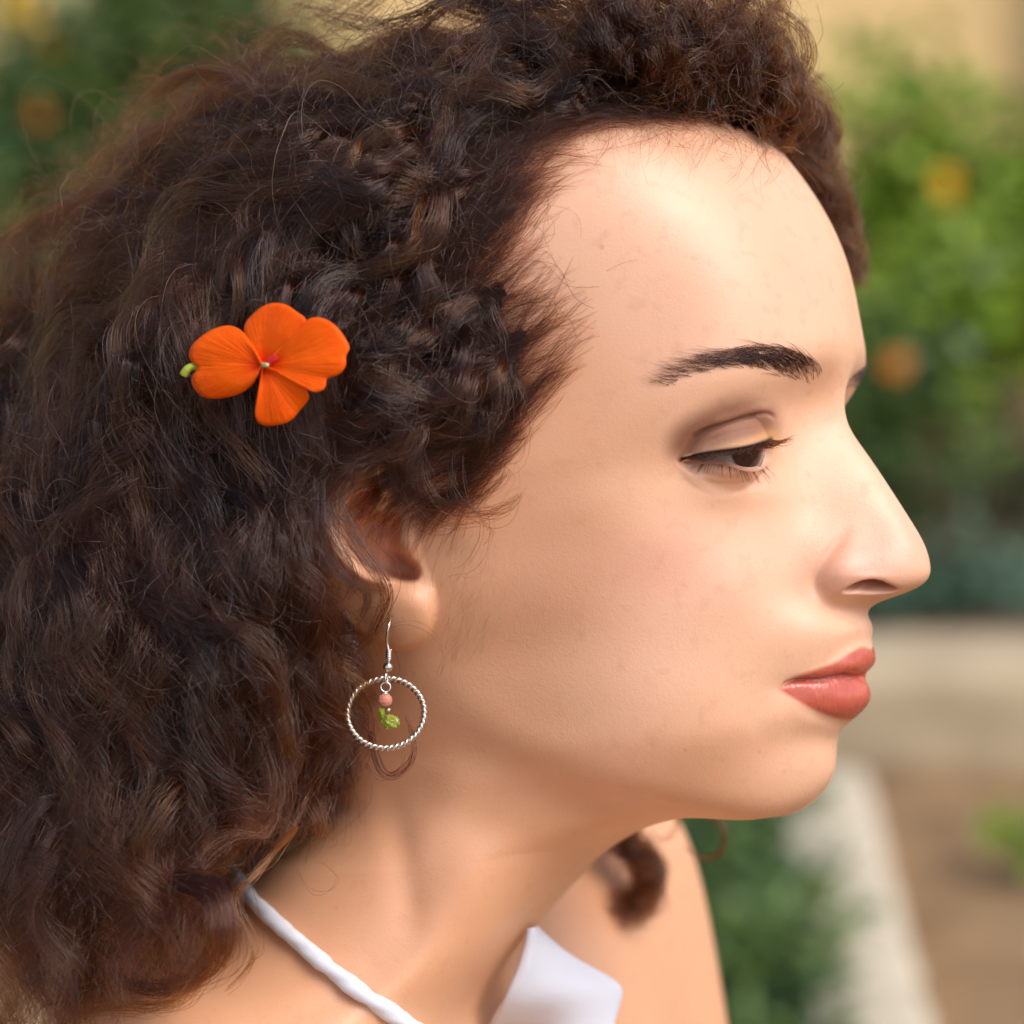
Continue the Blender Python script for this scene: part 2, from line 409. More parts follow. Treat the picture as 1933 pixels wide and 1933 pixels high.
# nose: wing, crease behind it, nostril
bump(1590, 1082, 36, 38, 1.5)
groove([(1612,985),(1578,1030),(1552,1064),(1539,1092),(1540,1114),(1555,1132),(1580,1140)], -1.35, 12, 0.38)
bump(1545, 1110, 22, 26, -0.6)
bump(1652, 1010, 40, 50, -0.5)
refresh()
NOST = smooth_poly([(1594,1117),(1610,1105),(1628,1098),(1645,1096),(1662,1099),(1680,1107),(1696,1115),(1680,1118),(1650,1120),(1620,1119)], closed=True)
sdn = sdist(PX, PY, NOST)
_wn = sstep(0.5, -6, sdn)
pull(-14.0*_wn)
G[..., 1] += 0.006*_wn*near
bump(1640, 1088, 40, 7, 0.35)

# mouth
LIPLINE = [(1470,1301),(1484,1292),(1506,1287.5),(1542,1286),(1573,1282),(1598,1278),(1618,1279.5),(1634,1277)]
UPLIP = [(1470,1301),(1489,1286),(1526,1269),(1573,1252),(1597,1238),(1617,1226),(1632,1222),(1643,1226),(1660,1226)]
LOLIP = [(1470,1301),(1498,1320),(1535,1339),(1573,1354),(1601,1360),(1622,1362)]
refresh()
groove([(p[0], p[1]+4) for p in UPLIP[1:-1]], 0.12, 6, 0.35)
groove([(p[0], p[1]-5) for p in LOLIP[1:]], 0.1, 7, 0.35)
groove([(p[0], p[1]+7) for p in LOLIP[1:]], -0.7, 13, 0.4)
bump(1580, 1308, 46, 16, 0.3)
bump(1610, 1255, 22, 12, 0.4)
groove(LIPLINE, -1.5, 3.6, 0.0, start=0.12)
groove(LIPLINE, -0.7, 9, 0.0, start=0.25)
refresh()

# ear: plate standing off the head, rim, inner ridge, bowl, tragus and lobe
EAR = smooth_poly([(748,905),(722,852),(690,810),(650,787),(605,789),(562,814),(530,858),(516,910),(521,962),(538,1016),(560,1066),(588,1110),(622,1150),(660,1182),(700,1206),(745,1226),(785,1221),(809,1199),(820,1166),(822,1130),(815,1098),(800,1060),(790,1010),(775,950)], closed=True)
sde = sdist(PX, PY, EAR)
tb = np.clip((780-PX+0.25*(PY-1000))/260.0, 0, 1.1)
plate = 0.6+13.0*tb**1.1
lobe = np.exp(-(((PX-762)/66)**2+((PY-1166)/62)**2)**2)
plate = plate+5.0*lobe
edge = np.sqrt(np.clip(1-(1-np.clip(-sde/np.where(PY > 1110, 9.0, 13.0), 0, 1))**2, 0, 1))
h = plate
dr, tr = seg_dist(PX, PY, smooth_poly([(722,930),(706,872),(680,832),(648,806),(608,808),(572,832),(545,872),(533,915),(538,962),(555,1012),(578,1060),(604,1100)]))
h = h+2.6*np.exp(-(dr/12)**2)
ds, _t = seg_dist(PX, PY, smooth_poly([(680,862),(640,838),(602,846),(578,880),(566,922),(572,968),(588,1012),(608,1050)]))
h = h-2.0*np.exp(-(ds/11)**2)
da, _t = seg_dist(PX, PY, smooth_poly([(672,886),(640,912),(618,950),(614,990),(628,1030),(655,1068),(692,1094),(722,1100)]))
h = h+2.8*np.exp(-(da/14)**2)
CON = smooth_poly([(722,972),(742,968),(752,976),(755,1000),(754,1030),(768,1050),(784,1066),(791,1082),(786,1095),(764,1099),(736,1092),(700,1078),(664,1042),(648,1000),(654,958),(684,930),(712,932),(704,955)], closed=True)
sdc = sdist(PX, PY, CON)
h = h-(9.5*sstep(4, -14, sdc)+5.0*np.exp(-((PX-765)/26)**2-((PY-1062)/34)**2)*sstep(2, -10, sdc))
h = h+1.8*np.exp(-((PX-775)/16)**2-((PY-1030)/26)**2)*(sdc > -2)
dcr, _t = seg_dist(PX, PY, smooth_poly([(735,930),(708,962),(676,985)]))
h = h+2.0*np.exp(-(dcr/10)**2)
pull(h*edge*(sde < 0))
refresh()
# soften the steps a little
wear = ((sde < 14) & near).astype(float)
G = relax(G, 2, 0.7*wear)
weye = np.clip(((np.abs(PX-1385) < 120) & (np.abs(PY-846) < 80) & near)*0.35, 0, 1)*(np.abs(sd_ap) > 3)
G = relax(G, 1, weye)
G = relax(G, 1, 0.4*((sdn < 12) & near))
refresh()

# ---- colour masks for make-up, lips and skin tone, with jaw and neck shade painted in
lipP = np.vstack([smooth_poly(UPLIP), [(1700,1290)], smooth_poly(LOLIP)[::-1]])
sdl = sdist(PX, PY, lipP)
m_lip = sstep(5.0, -5.0, sdl)*(PX < 1700)
SHP = smooth_poly([(1262,838),(1272,812),(1300,786),(1345,764),(1400,752),(1440,760),(1466,782),(1472,815),(1462,832),(1421,838),(1359,848),(1310,857),(1282,868),(1266,858)], closed=True)
m_sha = sstep(24, -26, sdist(PX, PY, SHP))
dg, tg = seg_dist(PX, PY, smooth_poly(UMARG[2:]))
m_gold = np.exp(-((dg-3-5*tg)/(4+8*tg))**2)*sstep(0.05, 0.7, tg)*(sd_ap > 0)
dl_, tl_ = seg_dist(PX, PY, smooth_poly(LMARG[3:]))
m_sha = np.maximum(m_sha, 0.62*np.exp(-(dl_/13.0)**2)*sstep(0.0, 0.5, tl_)+0.4*np.exp(-(dl_/6.0)**2))
m_line = np.exp(-(dg/4.0)**2)
m_rose = (0.9*np.exp(-((PX-1600)/70)**2-((PY-1075)/70)**2)+0.8*np.exp(-((PX-1250)/150)**2-((PY-1080)/90)**2)
          + 0.7*np.exp(-((PX-1690)/70)**2-((PY-1040)/60)**2)+1.0*np.exp(-((PX-740)/60)**2-((PY-1040)/70)**2)*sstep(4, -10, sdc)
          + 0.5*np.exp(-((PX-1400)/60)**2-((PY-900)/22)**2))
m_rose = np.clip(m_rose, 0, 1)
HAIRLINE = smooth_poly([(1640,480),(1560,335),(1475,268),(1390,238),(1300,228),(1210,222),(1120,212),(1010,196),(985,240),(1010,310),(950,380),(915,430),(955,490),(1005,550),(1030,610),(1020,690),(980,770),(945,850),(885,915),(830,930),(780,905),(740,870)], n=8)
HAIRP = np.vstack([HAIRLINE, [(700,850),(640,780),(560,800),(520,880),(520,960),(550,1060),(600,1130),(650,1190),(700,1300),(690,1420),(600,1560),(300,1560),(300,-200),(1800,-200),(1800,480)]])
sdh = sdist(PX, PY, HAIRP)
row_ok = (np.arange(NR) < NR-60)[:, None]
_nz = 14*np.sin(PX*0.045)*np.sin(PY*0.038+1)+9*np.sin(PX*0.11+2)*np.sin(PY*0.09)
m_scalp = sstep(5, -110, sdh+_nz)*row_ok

m_bronzer_shade = np.clip(sstep(1330, 1000, PX+0.25*(PY-1000))*sstep(560, 760, PY)+0.9*sstep(1310, 1580, PY+0.16*(PX-1000))*sstep(1540, 1330, PX)+0.6*np.exp(-((PX-1060)/120)**2-((PY-1060)/90)**2)+0.35*np.exp(-((PX-1090)/90)**2-((PY-640)/160)**2), 0, 1)  # bronzer patch, plus warm shade of jaw and neck painted into the skin
def mask_rgb(a):
    far = a[:, 1:-1]
    return np.concatenate([a, far[:, ::-1]], 1).ravel()
def build_skin():
    far_h = G[:, 1:-1]*np.array((1, 1, -1))
    VN = cam2world(hc(shear(G))); VF = cam2world(hc(shear(far_h)))
    ring = np.concatenate([VN, VF[:, ::-1]], 1)
    n, m = ring.shape[:2]
    i = np.arange(n-1)[:, None]; j = np.arange(m)[None]; j2 = (j+1) % m
    F = np.stack([i*m+j, (i+1)*m+j, (i+1)*m+j2, i*m+j2], -1).reshape(-1, 4)
    return ring, F

def skin_material():
    m, nt, b = new_mat('skin')
    L = nt.links.new
    at1 = N(nt, 'ShaderNodeAttribute', attribute_name='make_up_and_shade'); s1 = N(nt, 'ShaderNodeSeparateColor'); L(at1.outputs['Color'], s1.inputs[0])
    at2 = N(nt, 'ShaderNodeAttribute', attribute_name='tone'); s2 = N(nt, 'ShaderNodeSeparateColor'); L(at2.outputs['Color'], s2.inputs[0])
    geo = N(nt, 'ShaderNodeTexCoord')
    big = N(nt, 'ShaderNodeTexNoise', Scale=38.0, Detail=4.0); L(geo.outputs['Object'], big.inputs['Vector'])
    mid = N(nt, 'ShaderNodeTexNoise', Scale=190.0, Detail=5.0); L(geo.outputs['Object'], mid.inputs['Vector'])
    base = mixc(nt, big.outputs['Fac'], (0.74, 0.408, 0.245), (0.795, 0.465, 0.300))
    r1 = N(nt, 'ShaderNodeMapRange'); r1.inputs[1].default_value = 0.56; r1.inputs[2].default_value = 0.78; L(mid.outputs['Fac'], r1.inputs[0])
    fr = mathn(nt, 'MULTIPLY', r1.outputs[0], 0.5)
    base = mixc(nt, fr, base, (0.62, 0.29, 0.17))
    sp = N(nt, 'ShaderNodeTexVoronoi', Scale=95.0, Randomness=1.0); L(geo.outputs['Object'], sp.inputs['Vector'])
    sm = N(nt, 'ShaderNodeMapRange'); sm.inputs[1].default_value = 0.085; sm.inputs[2].default_value = 0.03; L(sp.outputs['Distance'], sm.inputs[0])
    spc = N(nt, 'ShaderNodeSeparateColor'); L(sp.outputs['Color'], spc.inputs[0])
    pick_ = mathn(nt, 'GREATER_THAN', spc.outputs[0], 0.72)
    base = mixc(nt, mathn(nt, 'MULTIPLY', mathn(nt, 'MULTIPLY', sm.outputs[0], pick_), 0.35), base, (0.42, 0.15, 0.09))
    base = mixc(nt, mathn(nt, 'MULTIPLY', at1.outputs['Alpha'], 0.62), base, (0.66, 0.318, 0.158))  # bronzer and the painted jaw and neck shade
    rose = mathn(nt, 'MULTIPLY', s2.outputs[0], 0.55)
    base = mixc(nt, rose, base, (0.68, 0.32, 0.22))
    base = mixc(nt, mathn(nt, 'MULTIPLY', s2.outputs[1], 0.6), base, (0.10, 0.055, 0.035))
    # eye shadow
    base = mixc(nt, mathn(nt, 'MULTIPLY', s1.outputs[1], 0.88), base, (0.215, 0.070, 0.032))
    gold = mathn(nt, 'MULTIPLY', s1.outputs[2], 0.72)
    base = mixc(nt, gold, base, (0.64, 0.33, 0.12))
    base = mixc(nt, mathn(nt, 'MULTIPLY', s2.outputs[2], 0.8), base, (0.05, 0.02, 0.015))
    # lips
    lipn = N(nt, 'ShaderNodeTexNoise', Scale=300.0, Detail=3.0); L(geo.outputs['Object'], lipn.inputs['Vector'])
    lipc = mixc(nt, lipn.outputs['Fac'], (0.40, 0.05, 0.028), (0.60, 0.115, 0.07))
    base = mixc(nt, mathn(nt, 'MULTIPLY', s1.outputs[0], 0.92), base, lipc)
    L(base, b.inputs['Base Color'])
    b.inputs['Subsurface Weight'].default_value = 0.55
    b.inputs['Subsurface Radius'].default_value = (1.0, 0.36, 0.18)
    b.inputs['Subsurface Scale'].default_value = 0.0022
    b.inputs['Specular IOR Level'].default_value = 0.5
    rg = N(nt, 'ShaderNodeMapRange'); rg.inputs[3].default_value = 0.36; rg.inputs[4].default_value = 0.50; L(mid.outputs['Fac'], rg.inputs[0])
    rough = mathn(nt, 'SUBTRACT', rg.outputs[0], mathn(nt, 'MULTIPLY', s1.outputs[0], 0.16))
    rough = mathn(nt, 'ADD', rough, mathn(nt, 'MULTIPLY', s1.outputs[1], 0.22))
    L(rough, b.inputs['Roughness'])
    # pores and fine skin relief
    vor = N(nt, 'ShaderNodeTexVoronoi', Scale=1500.0); L(geo.outputs['Object'], vor.inputs['Vector'])
    fine = N(nt, 'ShaderNodeTexNoise', Scale=900.0, Detail=4.0); L(geo.outputs['Object'], fine.inputs['Vector'])
    hgt = mathn(nt, 'ADD', mathn(nt, 'MULTIPLY', vor.outputs['Distance'], 0.6), fine.outputs['Fac'])
    hgt = mathn(nt, 'ADD', hgt, mathn(nt, 'MULTIPLY', mid.outputs['Fac'], 0.8))
    mp = N(nt, 'ShaderNodeMapping'); mp.inputs['Scale'].default_value = (1.0, 1.0, 0.16); L(geo.outputs['Object'], mp.inputs['Vector'])
    wv = N(nt, 'ShaderNodeTexNoise', Scale=620.0, Detail=3.0, Distortion=0.6); L(mp.outputs[0], wv.inputs['Vector'])
    hgt = mathn(nt, 'ADD', hgt, mathn(nt, 'MULTIPLY', mathn(nt, 'MULTIPLY', wv.outputs['Fac'], s1.outputs[0]), 7.0))
    bp = N(nt, 'ShaderNodeBump', Strength=0.3, Distance=0.00018); L(hgt, bp.inputs['Height'])
    L(bp.outputs[0], b.inputs['Normal'])
    return m
M_SKIN = skin_material()
ROOT = at(800, 2300, 0.85)
person = add_obj('person', None, label='young woman in profile with dark curly hair and white halter top', category='person')
person.location = Vector(ROOT)
ring, F = build_skin()
me = mesh_from('body', ring.reshape(-1, 3)-ROOT, F, M_SKIN)
ca = me.color_attributes.new('make_up_and_shade', 'FLOAT_COLOR', 'POINT')
ca.data.foreach_set('color', np.stack([mask_rgb(m_lip), mask_rgb(m_sha*near), mask_rgb(m_gold*near), mask_rgb(m_bronzer_shade)], -1).astype(np.float32).ravel())
ca = me.color_attributes.new('tone', 'FLOAT_COLOR', 'POINT')
ca.data.foreach_set('color', np.stack([mask_rgb(m_rose), mask_rgb(m_scalp), mask_rgb(m_line*near), np.ones(ring.shape[0]*ring.shape[1])], -1).astype(np.float32).ravel())
body = add_obj('body', me, person)
print('skin quads', len(F))

# ---- eyes
def eyeball(center_h, gaze_h, name):
    """ball with cornea bulge, iris and pupil; gaze in head coordinates"""
    g = np.array(gaze_h, float); g /= np.linalg.norm(g)
    a = np.cross(g, (0, 1, 0)); a /= np.linalg.norm(a); b2 = np.cross(a, g)
    nth, nph = 60, 72
    th = np.linspace(0, math.pi, nth); V = []
    for t in th:
        rr = ER
        cosi = math.cos(math.radians(28))
        for k in range(nph):
            p = 2*math.pi*k/nph
            dv = math.cos(t)*g+math.sin(t)*(math.cos(p)*a+math.sin(p)*b2)
            bulge = 0.0006*max(0, 1-(t/math.radians(31))**2)
            V.append(np.array(center_h)+dv*(rr+bulge))
    V = np.array(V)
    Fq = np.array([(i*nph+j, i*nph+(j+1) % nph, (i+1)*nph+(j+1) % nph, (i+1)*nph+j) for i in range(nth-1) for j in range(nph)])
    W = cam2world(hc(V))-ROOT
    m, nt, b = new_mat(name+'_surface')
    L = nt.links.new
    c = cam2world(hc(np.array(center_h)))-ROOT
    gw = cam2world(hc(np.array(center_h)+g))-ROOT-c
    tc = N(nt, 'ShaderNodeTexCoord')
    sub = N(nt, 'ShaderNodeVectorMath', operation='SUBTRACT'); L(tc.outputs['Object'], sub.inputs[0]); sub.inputs[1].default_value = Vector(c)
    nm = N(nt, 'ShaderNodeVectorMath', operation='NORMALIZE'); L(sub.outputs[0], nm.inputs[0])
    dt = N(nt, 'ShaderNodeVectorMath', operation='DOT_PRODUCT'); L(nm.outputs[0], dt.inputs[0]); dt.inputs[1].default_value = Vector(gw)
    ang = mathn(nt, 'ARCCOSINE', dt.outputs['Value'])
    ramp = N(nt, 'ShaderNodeValToRGB'); L(mathn(nt, 'DIVIDE', ang, math.radians(60)), ramp.inputs[0])
    e = ramp.color_ramp.elements
    e[0].position = 0.0; e[0].color = (0.002, 0.002, 0.002, 1)
    e[1].position = 1.0; e[1].color = (0.22, 0.17, 0.16, 1)  # white of the eye darkened to carry the shade of the lashes
    for pos, colr in ((0.15, (0.002, 0.002, 0.002, 1)), (0.18, (0.016, 0.007, 0.004, 1)), (0.42, (0.014, 0.006, 0.003, 1)), (0.47, (0.012, 0.006, 0.004, 1)), (0.52, (0.24, 0.20, 0.20, 1))):
        x = e.new(pos); x.color = colr
    nz = N(nt, 'ShaderNodeTexNoise', Scale=900.0, Detail=3.0); L(tc.outputs['Object'], nz.inputs['Vector'])
    col = mixc(nt, mathn(nt, 'MULTIPLY', nz.outputs['Fac'], 0.25), ramp.outputs[0], (0.30, 0.12, 0.09))
    L(col, b.inputs['Base Color'])
    b.inputs['Roughness'].default_value = 0.08
    b.inputs['Specular IOR Level'].default_value = 0.22
    return mesh_from(name, W, Fq[:, ::-1], m)
# gaze given in the camera frame for the near eye
gz = np.array((0.60, 0.0, -0.80)); gzh = np.array((gz @ HF, gz[1], gz @ HL))
EYE2 = EYE*np.array((1, 1, -1))
add_obj('eye', eyeball(EYE, gzh, 'eye'), person)
add_obj('eye', eyeball(EYE2, gzh, 'eye_far'), person)

# ------------------------------------------------------------------ hair
def hair_material(name, melanin, red, rand=0.35, rough=0.28):
    m = bpy.data.materials.new(name); m.use_nodes = True
    nt = m.node_tree; nt.nodes.clear()
    o = nt.nodes.new('ShaderNodeOutputMaterial'); h = nt.nodes.new('ShaderNodeBsdfHairPrincipled')
    h.parametrization = 'MELANIN'
    h.inputs['Melanin'].default_value = melanin
    h.inputs['Melanin Redness'].default_value = red
    h.inputs['Roughness'].default_value = rough
    h.inputs['Radial Roughness'].default_value = 0.45
    ta = nt.nodes.new('ShaderNodeAttribute'); ta.attribute_name = 'tone'
    if name == 'dark_brown_hair': nt.links.new(ta.outputs['Fac'], h.inputs['Melanin'])
    h.inputs['Random Color'].default_value = rand
    h.inputs['Random Roughness'].default_value = 0.2
    nt.links.new(h.outputs[0], o.inputs[0])
    return m
M_HAIR = hair_material('dark_brown_hair', 0.75, 0.85, 0.2, 0.18)
M_BROW = hair_material('brow_hair', 0.86, 0.45, 0.2, 0.35)

# raster of the near skin: lateral offset seen at each pixel
RS = 6; RX0, RY0, RN = -600, -500, 450
ix = ((PX-RX0)/RS).astype(int); iy = ((PY-RY0)/RS).astype(int)
ok = near & (ix >= 0) & (ix < RN) & (iy >= 0) & (iy < RN) & (np.arange(NR) < NR-12)[:, None]
SK = np.full((RN, RN), -9.0)
np.maximum.at(SK, (iy[ok], ix[ok]), G[..., 2][ok])
for _i in range(4):                                    # close pin holes
    E = SK.copy()
    for dy in (-1, 0, 1):
        for dx in (-1, 0, 1): E = np.maximum(E, np.roll(np.roll(SK, dy, 0), dx, 1))
    SK = np.where(SK < -1, E, SK)
ONHEAD = SK > -1
LIN = np.where(ONHEAD, SK, 0.0)
LSM = LIN.copy()
for _i in range(22):
    LSM = (LSM+np.roll(LSM, 1, 0)+np.roll(LSM, -1, 0)+np.roll(LSM, 1, 1)+np.roll(LSM, -1, 1))/5
def samp(A, x, y):
    u = np.clip((x-RX0)/RS, 0, RN-1.001); v = np.clip((y-RY0)/RS, 0, RN-1.001)
    a = u.astype(int); b = v.astype(int); fu = u-a; fv = v-b
    return (A[b, a]*(1-fu)*(1-fv)+A[b, a+1]*fu*(1-fv)+A[b+1, a]*(1-fu)*fv+A[b+1, a+1]*fu*fv)
def idw(ctrl, x, y, p=3.0):
    c = np.asarray(ctrl, float); num = 0; den = 0
    for row in c:
        w = 1.0/(((x-row[0])**2+(y-row[1])**2)+3000.0)**(p/2)
        num = num+w[..., None]*row[2:]; den = den+w
    return num/den[..., None]
# lateral offset (mm) of the outer hair surface
L_OUT = [(1050,600,70),(1100,500,66),(960,450,76),(950,800,72),(870,900,78),(800,650,88),(850,300,84),(700,400,98),(700,750,96),(560,600,104),(500,300,92),(300,350,84),
         (300,700,106),(100,600,86),(0,900,100),(-150,900,80),(560,900,98),(650,870,92),(450,1100,112),(640,1250,86),(660,1400,76),(400,1300,114),(150,1200,116),(0,1400,112),(250,1600,124),
         (500,1550,98),(350,1800,124),(50,1750,128),(-150,1600,110),(1200,120,66),(1300,180,58),(1400,220,50),(1000,60,72),(1000,230,72),(800,80,78),(1250,-60,55),(900,-80,50),(600,60,66),(1450,130,40),(1150,230,64)]
FLOW = [(1500,230,-0.5,-0.75),(1400,190,-0.75,-0.6),(1300,170,-0.8,-0.55),(1200,170,-0.85,-0.35),(1100,150,-0.9,-0.1),(1000,200,-0.85,0.35),(1050,60,-0.9,-0.1),(1300,40,-0.9,-0.3),
        (850,200,-0.85,0.4),(700,150,-0.9,0.3),(500,150,-0.85,0.5),(350,250,-0.75,0.65),(200,400,-0.55,0.85),(950,400,-0.75,0.65),(1080,560,-0.80,0.60),(1020,700,-0.78,0.62),(900,650,-0.75,0.66),
        (900,820,-0.80,0.55),(750,550,-0.7,0.7),(600,450,-0.7,0.7),(400,550,-0.5,0.85),(150,700,-0.25,0.95),(700,780,-0.88,0.42),(760,840,-0.95,0.25),(680,840,-0.92,0.35),(610,880,-0.6,0.8),(560,960,0.0,1),(570,1050,0.15,0.98),(550,800,-0.5,0.86),(350,900,-0.25,0.97),(100,1000,-0.1,1),
        (600,1130,0.22,0.97),(630,1200,0.15,0.98),(480,1200,-0.05,1),(250,1250,-0.05,1),(50,1300,0.05,1),(640,1350,0.02,1),(520,1450,-0.12,0.98),(300,1500,0.02,1),(100,1600,0.12,0.98),(350,1750,0.15,0.98),(200,1850,0.2,0.97),(600,1520,-0.5,0.8)]
ZONE = smooth_poly([(-420,500),(-200,420),(0,470),(120,370),(190,300),(260,190),(340,130),(470,100),(560,10),(640,-110),(900,-200),(1300,-170),(1440,-100),(1470,10),(1440,80),(1470,150),(1545,210),(1520,300),(1400,245),(1210,228),(1010,200),(990,250),(1030,330),(990,420),(1120,540),(1100,640),(1020,790),(985,870),(930,935),(850,955),(790,915),(745,842),(668,824),(598,848),(560,915),(562,1000),(580,1080),(612,1150),(662,1222),(682,1310),(690,1400),(660,1450),(600,1530),(530,1580),(440,1608),(388,1680),(398,1755),(388,1800),(350,1845),(270,1880),(190,1935),(60,2010),(-300,2100)], n=4, closed=True)
STEP = 10.0
def trace(x, y, length, wob=0.25):
    """follow the combing direction in the picture plane from (x,y) for length px; returns (n,k,2)"""
    n = len(x); k = int(np.max(length)/STEP)+1
    P = np.zeros((n, k, 2)); P[:, 0, 0] = x; P[:, 0, 1] = y
    dev = rng.normal(0, wob, n); dphi = rng.uniform(0, 6.28, n); dl = rng.uniform(200, 500, n)
    for i in range(1, k):
        q = P[:, i-1]
        v = idw(FLOW, q[:, 0], q[:, 1]); v /= np.linalg.norm(v, axis=1, keepdims=True)+1e-9
        a = dev+0.22*np.sin(dphi+i*STEP/dl*6.28)
        c, s = np.cos(a), np.sin(a)
        P[:, i, 0] = q[:, 0]+STEP*(v[:, 0]*c-v[:, 1]*s); P[:, i, 1] = q[:, 1]+STEP*(v[:, 0]*s+v[:, 1]*c)
    return P
def cut_resample(P, length, K, keep_in=True):
    n, k, _ = P.shape
    last = np.minimum((length/STEP).astype(int), k-1)
    if keep_in:
        ins = inside(P[..., 0], P[..., 1], ZONE); ins[:, :3] = True
        first_out = np.where(ins.all(1), k-1, np.argmin(ins, 1))
        last = np.minimum(last, np.maximum(first_out, 2))
    t = np.linspace(0, 1, K)[None]*last[:, None]
    i0 = np.clip(t.astype(int), 0, k-2); fr = (t-i0)[..., None]
    r = np.arange(n)[:, None]
    return P[r, i0]*(1-fr)+P[r, i0+1]*fr, last*STEP
def lift(Q, s, root_l, rise=90.0, plen=None):
    """picture-plane guides -> head coordinates; s is the layer inside the hair mass (0 skin, 1 outside)"""
    n, K, _ = Q.shape
    x, y = Q[..., 0], Q[..., 1]
    lo = samp(LSM, x, y)+0.0015; lo = np.maximum(lo, np.where(samp(ONHEAD.astype(float), x, y) > 0.7, samp(LIN, x, y)+0.001, 0))
    out = np.maximum(idw(L_OUT, x, y)[..., 0]*1e-3, lo+0.002)
    l = lo+(out-lo)*s[:, None]
    tt = np.linspace(0, 1, K)[None]*plen[:, None]
    w = sstep(0, 1, np.clip(tt/rise, 0, 1))
    l = root_l[:, None]*(1-w)+l*w
    l = np.maximum(l, lo)
    rx, ry = (x-HALF)/FPX, -(y-HALF)/FPX
    den = rx*HL[0]+HL[2]
    d = (l+HM[0]*HL[0]+HM[2]*HL[2])/den
    px_, pz_ = rx*d-HM[0], d-HM[2]
    return np.stack([px_*HF[0]+pz_*HF[2], ry*d, l], -1)
def frames(Gd):
    T = np.gradient(Gd, axis=1); T /= np.linalg.norm(T, axis=-1, keepdims=True)+1e-9
    ref = np.zeros_like(T); ref[..., 2] = 1.0
    A = np.cross(T, ref); A /= np.linalg.norm(A, axis=-1, keepdims=True)+1e-9
    B = np.cross(T, A)
    return T, A, B
def curl_strands(Gd, plen_mm, nchild, amp, wave, spread, jit=0.35, stray=0.08, taper=0.45, flat=0.8, grow=0.12):
    """children wound round guides Gd (n,K,3); lengths in mm"""
    global LAST_TONE
    n, K, _ = Gd.shape
    T, A, B = frames(Gd)
    LAST_TONE = np.repeat(rng.normal(0.755, 0.085, n), nchild)+rng.normal(0, 0.03, n*nchild)
    n2 = n*nchild
    rep = lambda a: np.repeat(a, nchild, 0)
    Gd, A, B = rep(Gd), rep(A), rep(B)
    t = np.linspace(0, 1, K)[None]
    Lmm = rep(plen_mm)[:, None]
    amp, wave = rep(amp)[:, None], rep(wave)[:, None]
    ph = rep(rng.uniform(0, 6.28, n))[:, None]; sgn = rep(np.where(rng.random(n) < 0.5, -1, 1))[:, None]
    st = (rng.random((n2, 1)) < stray).astype(float)
    ph = ph+rng.normal(0, 1, (n2, 1))*(jit+1.6*st)
    amp = amp*(1+rng.normal(0, 0.22, (n2, 1)))*(1+0.9*st*rng.random((n2, 1)))
    wave = wave*(1+rng.normal(0, 0.05, (n2, 1))+0.25*st*rng.normal(0, 1, (n2, 1)))
    s_mm = t*Lmm
    drift = rep(rng.uniform(0, 6.28, n))[:, None]
    ang = ph+sgn*(s_mm/wave*6.2832+0.8*np.sin(s_mm/70.0+drift))
    env = sstep(0, 1, np.clip(s_mm/(grow*Lmm+12), 0, 1))
    ca, sa = np.cos(ang)*amp*env, np.sin(ang)*amp*env*flat
    rr = np.sqrt(rng.random((n2, 1)))*rep(spread)[:, None]*(1+1.2*st); aa = rng.uniform(0, 6.28, (n2, 1))
    prof = (0.55+0.45*np.sin(np.clip(t*3.1416*1.1, 0, 3.1416)))*(1-taper*t)
    ra = aa+0.6*sgn*s_mm/wave*0.5
    oa, ob = np.cos(ra)*rr*prof, np.sin(ra)*rr*prof
    # small individual kinks
    w2 = rng.uniform(9, 22, (n2, 1)); p2 = rng.uniform(0, 6.28, (n2, 1)); p3 = rng.uniform(0, 6.28, (n2, 1))
    k2 = 0.22*(1+2.5*st)
    ca = ca+k2*np.sin(s_mm/w2*6.28+p2)*env; sa = sa+k2*np.sin(s_mm/w2*5.1+p3)*env
    X = Gd+A*((ca+oa)*1e-3)[..., None]+B*((sa+ob)*1e-3)[..., None]
    # unequal lengths inside a lock
    cutl = np.clip(1-np.abs(rng.normal(0, 0.10, (n2, 1))), 0.55, 1)
    tt = (t*cutl)*(K-1); i0 = np.clip(tt.astype(int), 0, K-2); fr = (tt-i0)[..., None]; r = np.arange(n2)[:, None]
    return X[r, i0]*(1-fr)+X[r, i0+1]*fr
def rad(n, K, r0, r1):
    return np.broadcast_to(np.linspace(r0, r1, K)[None], (n, K))*(1+0.25*rng.standard_normal((n, 1))).clip(0.5, 1.6)
def h2w(Q): return cam2world(hc(Q))-ROOT
MIR = np.array((1, 1, -1))

def scalp_points(n, poly, margin=0.0):
    out = []
    x0, y0 = np.min(poly, 0); x1, y1 = np.max(poly, 0)
    while len(out) < n:
        x = rng.uniform(x0, x1, 4000); y = rng.uniform(y0, y1, 4000)
        m = (sdist(x, y, poly) < margin) & (samp(ONHEAD.astype(float), x, y) > 0.6)
        out += list(zip(x[m], y[m]))
    return np.array(out[:n])

STR = []; RAD = []; TON = []; LAST_TONE = np.zeros(0)
K = 46
def collect(S, r0, r1, fine=False):
    R_ = np.array(rad(S.shape[0], S.shape[1], r0, r1))
    if fine: R_ *= np.interp(np.linspace(0, 1, S.shape[1]), [0, 0.3, 1], [0.25, 1, 0.8])[None]
    tn = LAST_TONE if len(LAST_TONE) == len(S) else rng.normal(0.75, 0.05, len(S))
    TON.append(np.clip(tn[:, None]-0.05*np.linspace(0, 1, K)[None], 0.5, 0.97))
    STR.append(S); RAD.append(R_)
